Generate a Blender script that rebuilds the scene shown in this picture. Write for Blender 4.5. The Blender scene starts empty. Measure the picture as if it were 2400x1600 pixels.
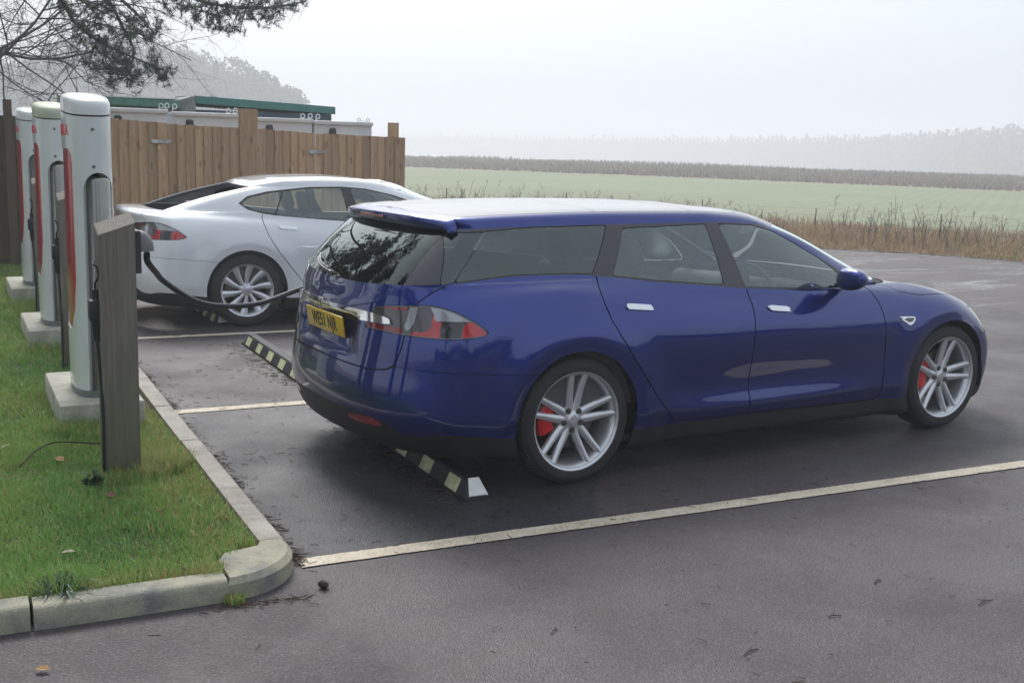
import bpy, bmesh, math, random
import numpy as np
from mathutils import Vector, Matrix
R = math.radians
SC = bpy.context.scene
COL = SC.collection
random.seed(7); np.random.seed(7)
# ------------------------------------------------------------------ camera
cd = bpy.data.cameras.new('camera'); cam = bpy.data.objects.new('camera', cd); COL.objects.link(cam)
cd.sensor_width = 36; cd.lens = 36*2709.8/2400; cd.clip_end = 4000; cd.clip_start = .05
def cam_matrix():
    y, p, r = R(58.922), R(-9.724), R(1.559)
    F = Vector((math.cos(p)*math.cos(y), math.cos(p)*math.sin(y), math.sin(p)))
    Rt = Vector((math.sin(y), -math.cos(y), 0)); U = Rt.cross(F)
    R2 = Rt*math.cos(r)+U*math.sin(r); U2 = -Rt*math.sin(r)+U*math.cos(r)
    return Matrix(((R2.x, U2.x, -F.x, -3.418), (R2.y, U2.y, -F.y, -5.926), (R2.z, U2.z, -F.z, 1.807), (0, 0, 0, 1)))
cam.matrix_world = cam_matrix(); SC.camera = cam
# ------------------------------------------------------------------ sky, sun, exposure
SUN_AZ, SUN_EL = 76.0, 47.0           # degrees; azimuth counter-clockwise from +x
world = bpy.data.worlds.new('World'); SC.world = world; world.use_nodes = True
nt = world.node_tree; nt.nodes.clear()
out = nt.nodes.new('ShaderNodeOutputWorld'); bg = nt.nodes.new('ShaderNodeBackground'); sky = nt.nodes.new('ShaderNodeTexSky')
sky.sky_type = 'NISHITA'; sky.sun_disc = False; sky.sun_elevation = R(SUN_EL); sky.sun_rotation = R(90-SUN_AZ)
sky.air_density = 1.0; sky.dust_density = 6.0; sky.ozone_density = 1.0
hs = nt.nodes.new('ShaderNodeHueSaturation'); hs.inputs['Saturation'].default_value = .30
nt.links.new(sky.outputs[0], hs.inputs['Color'])
# overcast veil: the cloud layer evens the clear sky out to a pale grey-blue
mix = nt.nodes.new('ShaderNodeMix'); mix.data_type = 'RGBA'; mix.inputs[0].default_value = .50
mix.inputs[7].default_value = (5.5, 6.3, 7.3, 1)
nt.links.new(hs.outputs[0], mix.inputs[6]); nt.links.new(mix.outputs[2], bg.inputs['Color'])
bg.inputs['Strength'].default_value = .092; nt.links.new(bg.outputs[0], out.inputs[0])
sl = bpy.data.lights.new('sun', 'SUN'); sl.energy = 1.35; sl.angle = R(22); sl.color = (1, .97, .93)
so = bpy.data.objects.new('sun', sl); COL.objects.link(so)
sd_ = Vector((math.cos(R(SUN_AZ))*math.cos(R(SUN_EL)), math.sin(R(SUN_AZ))*math.cos(R(SUN_EL)), math.sin(R(SUN_EL))))
so.rotation_euler = sd_.to_track_quat('Z', 'Y').to_euler(); so.location = (0, 0, 15)
vs = SC.view_settings; vs.view_transform = 'Standard'; vs.look = 'None'; vs.exposure = .86; vs.gamma = 1; vs.use_curve_mapping = False
SC.cycles.volume_bounces = 1; SC.cycles.max_bounces = 10; SC.cycles.transparent_max_bounces = 16
SC.cycles.volume_step_rate = 4; SC.cycles.use_denoising = True
# ------------------------------------------------------------------ helpers
def tag(o, label=None, cat=None, group=None, kind=None):
    if label: o['label'] = label
    if cat: o['category'] = cat
    if group: o['group'] = group
    if kind: o['kind'] = kind
    return o
def empty(name, loc=(0, 0, 0), rz=0):
    o = bpy.data.objects.new(name, None); COL.objects.link(o); o.location = loc; o.rotation_euler = (0, 0, rz); o.empty_display_size = .1
    return o
def link(name, me, mat=None, parent=None, loc=None, rot=None):
    o = bpy.data.objects.new(name, me); COL.objects.link(o)
    if mat is not None and len(me.materials) == 0:
        for m in (mat if isinstance(mat, (list, tuple)) else [mat]): me.materials.append(m)
    if parent is not None: o.parent = parent
    if loc is not None: o.location = loc
    if rot is not None: o.rotation_euler = rot
    return o
def copy_tree(o, parent=None):
    c = o.copy(); COL.objects.link(c); c.parent = parent
    for ch in list(o.children): copy_tree(ch, c)
    return c
def npmesh(name, V, F, N=None, smooth=True, mi=None):
    """V (n,3); F (m,3) or (m,4)"""
    me = bpy.data.meshes.new(name); V = np.asarray(V, np.float32); F = np.asarray(F, np.int32); k = F.shape[1]
    me.vertices.add(len(V)); me.vertices.foreach_set('co', V.ravel())
    me.loops.add(F.size); me.loops.foreach_set('vertex_index', F.ravel())
    me.polygons.add(len(F)); me.polygons.foreach_set('loop_start', np.arange(len(F), dtype=np.int32)*k)
    me.polygons.foreach_set('loop_total', np.full(len(F), k, np.int32))
    me.polygons.foreach_set('use_smooth', np.full(len(F), smooth))
    if mi is not None: me.polygons.foreach_set('material_index', np.asarray(mi, np.int32))
    me.update(calc_edges=True)
    if N is not None: me.normals_split_custom_set_from_vertices(np.asarray(N, float).tolist())
    return me
def text_mesh(t):
    o = bpy.data.objects.new('tmp', t); COL.objects.link(o); bpy.context.view_layer.update(); me = bpy.data.meshes.new_from_object(o); bpy.data.objects.remove(o); me.materials.clear(); return me
def mverts(me): a = np.empty(len(me.vertices)*3, np.float32); me.vertices.foreach_get('co', a); return a.reshape(-1, 3)
def mset(me, V): me.vertices.foreach_set('co', np.asarray(V, np.float32).ravel()); me.update()
class MB:
    """collects simple shapes; build() links them as ONE mesh object"""
    def __init__(s): s.V = []; s.F = []; s.n = 0; s.S = []
    def add(s, V, F, smooth=False):
        s.V.append(np.asarray(V, float)); s.F += [tuple(int(i)+s.n for i in f) for f in F]; s.S += [smooth]*len(F); s.n += len(V); return s
    def box(s, c, d, M=None, bev=0):
        bm = bmesh.new(); bmesh.ops.create_cube(bm, size=1); bmesh.ops.scale(bm, vec=d, verts=bm.verts)
        if bev: bmesh.ops.bevel(bm, geom=bm.edges[:], offset=bev, segments=2, profile=.5, affect='EDGES')
        V = np.array([v.co[:] for v in bm.verts]); F = [[v.index for v in f.verts] for f in bm.faces]; bm.free()
        if M is not None: V = V@np.array(M).T
        return s.add(V+np.array(c), F)
    def tube(s, P, r, n=8, cap=True):
        P = np.asarray(P, float); k = len(P); r = np.broadcast_to(np.asarray(r, float), (k,))
        T = np.gradient(P, axis=0); T /= np.linalg.norm(T, axis=1, keepdims=True)+1e-9
        up = np.array([0, 0, 1.]) if abs(T[0][2]) < .9 else np.array([1., 0, 0]); a = np.cross(T[0], up); a /= np.linalg.norm(a); V = []
        th = np.arange(n)/n*2*np.pi
        for i in range(k):
            a = a-T[i]*(a@T[i]); a /= np.linalg.norm(a)+1e-9; b = np.cross(T[i], a)
            V.append(P[i]+r[i]*(np.cos(th)[:, None]*a+np.sin(th)[:, None]*b))
        F = [(i*n+j, i*n+(j+1) % n, (i+1)*n+(j+1) % n, (i+1)*n+j) for i in range(k-1) for j in range(n)]
        if cap: F += [tuple(range(n))[::-1], tuple((k-1)*n+j for j in range(n))]
        return s.add(np.concatenate(V), F, True)
    def lathe(s, prof, n=48, axis='y', c=(0, 0, 0), close=False):
        """prof: (radius, along axis)"""
        th = np.arange(n)/n*2*np.pi; V = []
        for r_, h in prof:
            a = np.stack([r_*np.cos(th), np.full(n, h), r_*np.sin(th)], 1) if axis == 'y' else np.stack([r_*np.cos(th), r_*np.sin(th), np.full(n, h)], 1)
            V.append(a)
        k = len(prof); F = [(i*n+j, i*n+(j+1) % n, (i+1)*n+(j+1) % n, (i+1)*n+j) for i in range(k-1) for j in range(n)]
        return s.add(np.concatenate(V)+np.array(c), F, True)
    def build(s, name, mat, parent=None, loc=None, rot=None, auto=None):
        me = s.mesh(name, auto); return link(name, me, mat, parent, loc, rot)
    def mesh(s, name, auto=None):
        me = bpy.data.meshes.new(name); V = np.concatenate(s.V); me.from_pydata(V.tolist(), [], s.F)
        me.polygons.foreach_set('use_smooth', s.S); me.update()
        bm = bmesh.new(); bm.from_mesh(me); bmesh.ops.recalc_face_normals(bm, faces=bm.faces); bm.to_mesh(me); bm.free()
        if auto is not None: me.polygons.foreach_set('use_smooth', [True]*len(me.polygons)); me.set_sharp_from_angle(angle=R(auto))
        return me
def crspline(P, n):
    P = [np.array(p, float) for p in P]; P = [2*P[0]-P[1]]+P+[2*P[-1]-P[-2]]; o = []
    for i in range(1, len(P)-2):
        for t in np.arange(n)/n:
            a, b, c, d = P[i-1:i+3]; o.append(.5*((2*b)+(-a+c)*t+(2*a-5*b+4*c-d)*t*t+(-a+3*b-3*c+d)*t**3))
    o.append(P[-2]); return np.array(o)
# bay grid: the parking bays run 4.72 degrees off the estate car's axis (the world x axis)
BA = R(-4.72); CB, SB = math.cos(BA), math.sin(BA)
def ab(a, b, z=0): return (a*CB-b*SB, a*SB+b*CB, z)
# ------------------------------------------------------------------ materials
MATS = {}
def nodes(m): return m.node_tree.nodes, m.node_tree.links
def mat(name, col, rough=.5, metal=0, coat=0, spec=.5, var=0, vscale=3, bump=0, bscale=40, col2=None, coatr=.03, trans=0, ior=1.45):
    if name in MATS: return MATS[name]
    m = bpy.data.materials.new(name); m.use_nodes = True; N, L = nodes(m); b = N['Principled BSDF']
    b.inputs['Base Color'].default_value = (*col, 1); b.inputs['Roughness'].default_value = rough; b.inputs['Metallic'].default_value = metal
    b.inputs['Coat Weight'].default_value = coat; b.inputs['Coat Roughness'].default_value = coatr; b.inputs['Specular IOR Level'].default_value = spec
    b.inputs['IOR'].default_value = ior
    tc = N.new('ShaderNodeTexCoord')
    if var or col2:
        n = N.new('ShaderNodeTexNoise'); n.inputs['Scale'].default_value = vscale; n.inputs['Detail'].default_value = 6; n.inputs['Roughness'].default_value = .65
        L.new(tc.outputs['Object'], n.inputs['Vector']); r = N.new('ShaderNodeValToRGB'); L.new(n.outputs['Fac'], r.inputs[0])
        c2 = col2 if col2 else tuple(c*(1-var) for c in col); c1 = col if col2 else tuple(min(1, c*(1+var)) for c in col)
        r.color_ramp.elements[0].position = .35; r.color_ramp.elements[1].position = .65
        r.color_ramp.elements[0].color = (*c2, 1); r.color_ramp.elements[1].color = (*c1, 1); L.new(r.outputs[0], b.inputs['Base Color'])
    if bump:
        n2 = N.new('ShaderNodeTexNoise'); n2.inputs['Scale'].default_value = bscale; n2.inputs['Detail'].default_value = 5; L.new(tc.outputs['Object'], n2.inputs['Vector'])
        bp = N.new('ShaderNodeBump'); bp.inputs['Strength'].default_value = bump; bp.inputs['Distance'].default_value = .01; L.new(n2.outputs['Fac'], bp.inputs['Height']); L.new(bp.outputs[0], b.inputs['Normal'])
    MATS[name] = m; return m
def paint(name, base, flake, dirt=(.12, .10, .09)):
    m = bpy.data.materials.new(name); m.use_nodes = True; N, L = nodes(m); b = N['Principled BSDF']
    tc = N.new('ShaderNodeTexCoord'); sx = N.new('ShaderNodeSeparateXYZ'); L.new(tc.outputs['Object'], sx.inputs[0])
    # facing-angle tint of metallic paint
    lw = N.new('ShaderNodeLayerWeight'); lw.inputs['Blend'].default_value = .35
    mx = N.new('ShaderNodeMix'); mx.data_type = 'RGBA'; mx.inputs[6].default_value = (*flake, 1); mx.inputs[7].default_value = (*base, 1); L.new(lw.outputs['Facing'], mx.inputs[0])
    # road film low on the sides
    n = N.new('ShaderNodeTexNoise'); n.inputs['Scale'].default_value = 5; n.inputs['Detail'].default_value = 7; L.new(tc.outputs['Object'], n.inputs['Vector'])
    mr = N.new('ShaderNodeMapRange'); mr.inputs['From Min'].default_value = .75; mr.inputs['From Max'].default_value = .2; L.new(sx.outputs['Z'], mr.inputs['Value'])
    mu = N.new('ShaderNodeMath'); mu.operation = 'MULTIPLY'; L.new(mr.outputs[0], mu.inputs[0]); L.new(n.outputs['Fac'], mu.inputs[1])
    mu2 = N.new('ShaderNodeMath'); mu2.operation = 'MULTIPLY'; mu2.inputs[1].default_value = .03; L.new(mu.outputs[0], mu2.inputs[0])
    m2 = N.new('ShaderNodeMix'); m2.data_type = 'RGBA'; m2.inputs[7].default_value = (*dirt, 1); L.new(mx.outputs[2], m2.inputs[6]); L.new(mu2.outputs[0], m2.inputs[0]); L.new(m2.outputs[2], b.inputs['Base Color'])
    b.inputs['Metallic'].default_value = .85; b.inputs['Roughness'].default_value = .36; b.inputs['Coat Weight'].default_value = 1; b.inputs['Coat IOR'].default_value = 1.65
    cr = N.new('ShaderNodeMath'); cr.operation = 'MULTIPLY_ADD'; cr.inputs[1].default_value = .8; cr.inputs[2].default_value = .015; L.new(mu2.outputs[0], cr.inputs[0]); L.new(cr.outputs[0], b.inputs['Coat Roughness'])
    MATS[name] = m; return m
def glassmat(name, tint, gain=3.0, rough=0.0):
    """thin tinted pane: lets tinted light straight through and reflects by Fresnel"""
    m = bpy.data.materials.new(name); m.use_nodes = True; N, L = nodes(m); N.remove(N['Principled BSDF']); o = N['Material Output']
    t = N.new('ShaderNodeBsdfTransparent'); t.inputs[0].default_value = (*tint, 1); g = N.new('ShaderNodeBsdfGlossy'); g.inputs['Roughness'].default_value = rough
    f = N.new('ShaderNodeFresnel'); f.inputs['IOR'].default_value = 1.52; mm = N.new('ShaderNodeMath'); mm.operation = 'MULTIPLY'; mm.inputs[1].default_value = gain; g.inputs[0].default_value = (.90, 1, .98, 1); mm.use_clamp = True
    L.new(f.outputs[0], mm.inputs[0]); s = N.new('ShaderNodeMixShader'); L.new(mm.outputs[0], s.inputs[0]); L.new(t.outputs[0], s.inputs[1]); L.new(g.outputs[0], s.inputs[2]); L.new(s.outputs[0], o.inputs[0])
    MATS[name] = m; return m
def pchip(pts):
    p=sorted(pts);x=np.array([a[0] for a in p],float);y=np.array([a[1] for a in p],float)
    if len(x)==1: return lambda t:np.full_like(np.asarray(t,float),y[0])
    h=np.diff(x);d=np.diff(y)/h;m=np.zeros(len(x));m[0]=d[0];m[-1]=d[-1]
    for i in range(1,len(x)-1):
        if d[i-1]*d[i]>0:
            w1=2*h[i]+h[i-1];w2=h[i]+2*h[i-1];m[i]=(w1+w2)/(w1/d[i-1]+w2/d[i])
    def f(t):
        t=np.asarray(t,float);k=np.clip(np.searchsorted(x,t)-1,0,len(h)-1);tt=np.clip(t,x[0],x[-1]);s=(tt-x[k])/h[k]
        return (2*s**3-3*s**2+1)*y[k]+(s**3-2*s**2+s)*h[k]*m[k]+(-2*s**3+3*s**2)*y[k+1]+(s**3-s**2)*h[k]*m[k+1]
    return f
SEG=(30,16,64,58,34);XC=(-.1,1.2)
def rowcurve(r):
    Z=pchip(r['Z']);Y=pchip(r['Y'])
    def cap(L,p,n,Yr):
        ph=np.linspace(0,np.pi/2,600);a=L*(1-np.cos(ph)**(2/p));b=Yr*np.sin(ph)**(2/p)
        s=np.concatenate([[0],np.cumsum(np.hypot(np.diff(a),np.diff(b)))]);t=np.linspace(0,s[-1],n+1)
        return np.interp(t,s,a),np.interp(t,s,b)/max(Yr,1e-6)
    Yr=max(float(Y(r['xr']+r['Lr'])),.02);Yf=max(float(Y(r['xf']-r['Lf'])),.02)
    a,b=cap(r['Lr'],r.get('pr',2.4),SEG[0],Yr);X=[r['xr']+a];B=[b]
    x0=r['xr']+r['Lr'];x1=r['xf']-r['Lf']
    for s0,s1,n in ((x0,XC[0],SEG[1]),(XC[0],XC[1],SEG[2]),(XC[1],x1,SEG[3])):
        t=np.linspace(s0,s1,n+1)[1:];X.append(t);B.append(np.ones(n))
    a,b=cap(r['Lf'],r.get('pf',2.4),SEG[4],Yf);X.append((r['xf']-a)[::-1][1:]);B.append(b[::-1][1:])
    X=np.concatenate(X);B=np.concatenate(B)
    y=-B*Y(X);z=Z(X)
    iu=np.arange(len(X));rear=iu<=SEG[0];front=iu>=sum(SEG[:4])
    z=z+np.where(rear,(1-B**2)*r.get('dzr',0),0)+np.where(front,(1-B**2)*r.get('dzf',0),0)
    return np.stack([X,y,z],1)
def loft(rows,creases=()):
    P=np.stack([rowcurve(r) for r in rows]);K,M,_=P.shape;out=[];rv=[];cuts=[0]+list(creases)+[K-1]
    for c0,c1 in zip(cuts[:-1],cuts[1:]):
        Ps=P[c0:c1+1];k_=len(Ps);n=[r['n'] for r in rows[c0:c1]]
        h=(np.linalg.norm(np.diff(Ps,axis=0),axis=2)**.75+1e-4).T
        A=np.zeros((M,k_,k_));A[:,0,0]=1;A[:,k_-1,k_-1]=1
        Pm=Ps.transpose(1,0,2);rhs=np.zeros((M,k_,3))
        for i in range(1,k_-1):
            A[:,i,i-1]=h[:,i-1];A[:,i,i]=2*(h[:,i-1]+h[:,i]);A[:,i,i+1]=h[:,i]
            rhs[:,i]=6*((Pm[:,i+1]-Pm[:,i])/h[:,i,None]-(Pm[:,i]-Pm[:,i-1])/h[:,i-1,None])
        S=np.linalg.solve(A,rhs)
        for k in range(k_-1):
            m=n[k]
            for t in np.arange(m+(1 if k==k_-2 and c1==K-1 else 0))/m:
                hh=h[:,k,None];a=1-t;b=t
                out.append(a*Pm[:,k]+b*Pm[:,k+1]+((a**3-a)*S[:,k]+(b**3-b)*S[:,k+1])*hh*hh/6);rv.append(c0+k+t)
    return np.stack(out),np.array(rv)
def sstep(a,b,x):
    t=np.clip((x-a)/(b-a),0,1);return t*t*(3-2*t)
def gnormals(G):
    du=np.gradient(G,axis=1);dv=np.gradient(G,axis=0);N=np.cross(du,dv);N/=np.linalg.norm(N,axis=2,keepdims=True)+1e-12
    return N
def sdpoly(px,py,poly,r=0.):
    poly=np.asarray(poly,float);n=len(poly);d=np.full(px.shape,1e9);ins=np.zeros(px.shape,bool)
    for i in range(n):
        a=poly[i];b=poly[(i+1)%n];e=b-a;wx=px-a[0];wy=py-a[1];t=np.clip((wx*e[0]+wy*e[1])/(e@e+1e-12),0,1)
        d=np.minimum(d,(wx-t*e[0])**2+(wy-t*e[1])**2)
        c=((a[1]<=py)&(py<b[1]))|((b[1]<=py)&(py<a[1]))
        xi=a[0]+(py-a[1])/(b[1]-a[1]+1e-12)*e[0];ins^=c&(px<xi)
    d=np.sqrt(d);return np.where(ins,-d,d)-r
class Surf:
    """triangle surface with per-vertex arrays: V,N and attributes x,z,A,u,r"""
    def __init__(s,V,N,Q,T): s.V,s.N,s.Q,s.T=V,N,Q,T
    def sub(s,T):
        u,inv=np.unique(T,return_inverse=True);return Surf(s.V[u],s.N[u],s.Q[u],inv.reshape(-1,3))
    def split(s,f):
        """returns inside (f<0), outside (f>=0), cut segments (vertex arrays of inside side)"""
        f=np.where(np.abs(f)<1e-7,1e-7,f);T=s.T;neg=f[T]<0;cnt=neg.sum(1)
        mix=(cnt>0)&(cnt<3);Tm=T[mix];nm=neg[mix];V,N,Q=s.V,s.N,s.Q
        if len(Tm)==0: return s.sub(T[cnt==3]) if (cnt==3).any() else None, s.sub(T[cnt==0]) if (cnt==0).any() else None
        lone=np.where(nm.sum(1)==1,np.argmax(nm,1),np.argmin(nm,1));ar=np.arange(len(Tm))
        a=Tm[ar,lone];b=Tm[ar,(lone+1)%3];c=Tm[ar,(lone+2)%3]
        E=np.concatenate([np.stack([a,b],1),np.stack([a,c],1)]);Es=np.sort(E,1);U,inv=np.unique(Es,axis=0,return_inverse=True);inv=inv.reshape(-1)
        t=(f[U[:,0]]/(f[U[:,0]]-f[U[:,1]]))[:,None]
        nV=V[U[:,0]]*(1-t)+V[U[:,1]]*t;nN=N[U[:,0]]*(1-t)+N[U[:,1]]*t;nN/=np.linalg.norm(nN,axis=1,keepdims=True)+1e-12;nQ=Q[U[:,0]]*(1-t)+Q[U[:,1]]*t
        n0=len(V);ab=inv[:len(Tm)]+n0;ac=inv[len(Tm):]+n0
        V=np.concatenate([V,nV]);N=np.concatenate([N,nN]);Q=np.concatenate([Q,nQ])
        t1=np.stack([a,ab,ac],1);t2=np.concatenate([np.stack([ab,b,c],1),np.stack([ab,c,ac],1)]);ln=nm[ar,lone]
        ln2=np.concatenate([ln,ln])
        W=Surf(V,N,Q,None)
        ins=np.concatenate([T[cnt==3],t1[ln],t2[~ln2]]);out=np.concatenate([T[cnt==0],t1[~ln],t2[ln2]])
        return (W.sub(ins) if len(ins) else None),(W.sub(out) if len(out) else None)
    def __add__(s,o):
        if o is None:return s
        return Surf(np.concatenate([s.V,o.V]),np.concatenate([s.N,o.N]),np.concatenate([s.Q,o.Q]),np.concatenate([s.T,o.T+len(s.V)]))
    def mirror(s):
        m=np.array([1,-1,1.]);return Surf(s.V*m,s.N*m,s.Q.copy(),s.T[:,::-1].copy())
    def off(s,d): return Surf(s.V+s.N*d,s.N,s.Q,s.T)
    def rim(s,d):
        """adds a flange of depth d (inward) round the open boundary"""
        T=s.T;E=np.concatenate([T[:,[0,1]],T[:,[1,2]],T[:,[2,0]]]);key=np.sort(E,1);U,inv,c=np.unique(key,axis=0,return_inverse=True,return_counts=True)
        B=E[c[inv.reshape(-1)]==1]
        vs=np.unique(B);m={};n0=len(s.V);idx=-np.ones(n0,int);idx[vs]=np.arange(len(vs))
        V1=s.V[vs];V2=s.V[vs]-s.N[vs]*d
        # flange normals : in surface, pointing out of the part
        acc=np.zeros((len(vs),3))
        ed=s.V[B[:,1]]-s.V[B[:,0]];nn=np.cross(ed,s.N[B[:,0]])
        np.add.at(acc,idx[B[:,0]],nn);np.add.at(acc,idx[B[:,1]],nn);acc/=np.linalg.norm(acc,axis=1,keepdims=True)+1e-12
        k=len(vs);a=idx[B[:,0]]+n0;b=idx[B[:,1]]+n0
        F=np.concatenate([np.stack([b,a,a+k],1),np.stack([b,a+k,b+k],1)])
        return Surf(np.concatenate([s.V,V1,V2]),np.concatenate([s.N,acc,acc]),np.concatenate([s.Q,s.Q[vs],s.Q[vs]]),np.concatenate([s.T,F]))
def build_surface(rows,disp=None,ruled=None,creases=(10,14)):
    G,rv=loft(rows,creases);R,M,_=G.shape
    if ruled is not None:      # flat-bowed glazing between two rows
        k0,k1,bow=ruled;i0=int(np.argmin(abs(rv-k0)));i1=int(np.argmin(abs(rv-k1)));a=G[i0].copy();b=G[i1].copy();M_=G.shape[1]
        w=1-sstep(118,150,np.arange(M_));tn=np.cross(np.gradient(a,axis=0),b-a);tn/=np.linalg.norm(tn,axis=1,keepdims=True)+1e-9
        for i in range(i0+1,i1):
            t=(i-i0)/(i1-i0);g=a*(1-t)+b*t+tn*(bow*4*t*(1-t));G[i]=g*w[:,None]+G[i]*(1-w[:,None])
    G[:,0,1]=0;G[:,-1,1]=0
    if disp is not None:
        N=gnormals(G)
        A=np.concatenate([np.zeros((R,1)),np.cumsum(np.hypot(np.diff(G[...,0],axis=1),np.diff(G[...,1],axis=1)),axis=1)],1)
        G=G+N*disp(G[...,0],G[...,2],A,np.broadcast_to(rv[:,None],A.shape),np.broadcast_to(np.arange(M)[None],A.shape))[...,None]
    A=np.concatenate([np.zeros((R,1)),np.cumsum(np.hypot(np.diff(G[...,0],axis=1),np.diff(G[...,1],axis=1)),axis=1)],1)
    res=[]
    for c0,c1 in zip((0,)+tuple(creases),tuple(creases)+(len(rows)-1,)):
        k=np.where((rv>=c0-1e-6)&(rv<=c1+1e-6))[0];g=G[k];N=gnormals(g);N[:,0,1]=0;N[:,-1,1]=0;N/=np.linalg.norm(N,axis=2,keepdims=True)+1e-12
        Q=np.stack([g[...,0],g[...,2],A[k],np.broadcast_to(np.arange(M)[None],A[k].shape),np.broadcast_to(rv[k][:,None],A[k].shape)],-1).reshape(-1,5)
        i=np.arange(len(k)*M).reshape(len(k),M);a,b,c,d=i[:-1,:-1].ravel(),i[:-1,1:].ravel(),i[1:,1:].ravel(),i[1:,:-1].ravel()
        T=np.concatenate([np.stack([a,b,c],1),np.stack([a,c,d],1)]);V=g.reshape(-1,3)
        ar=np.linalg.norm(np.cross(V[T[:,1]]-V[T[:,0]],V[T[:,2]]-V[T[:,0]]),axis=1);T=T[ar>1e-9];res.append(Surf(V,N.reshape(-1,3),Q,T))
    return res
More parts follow.
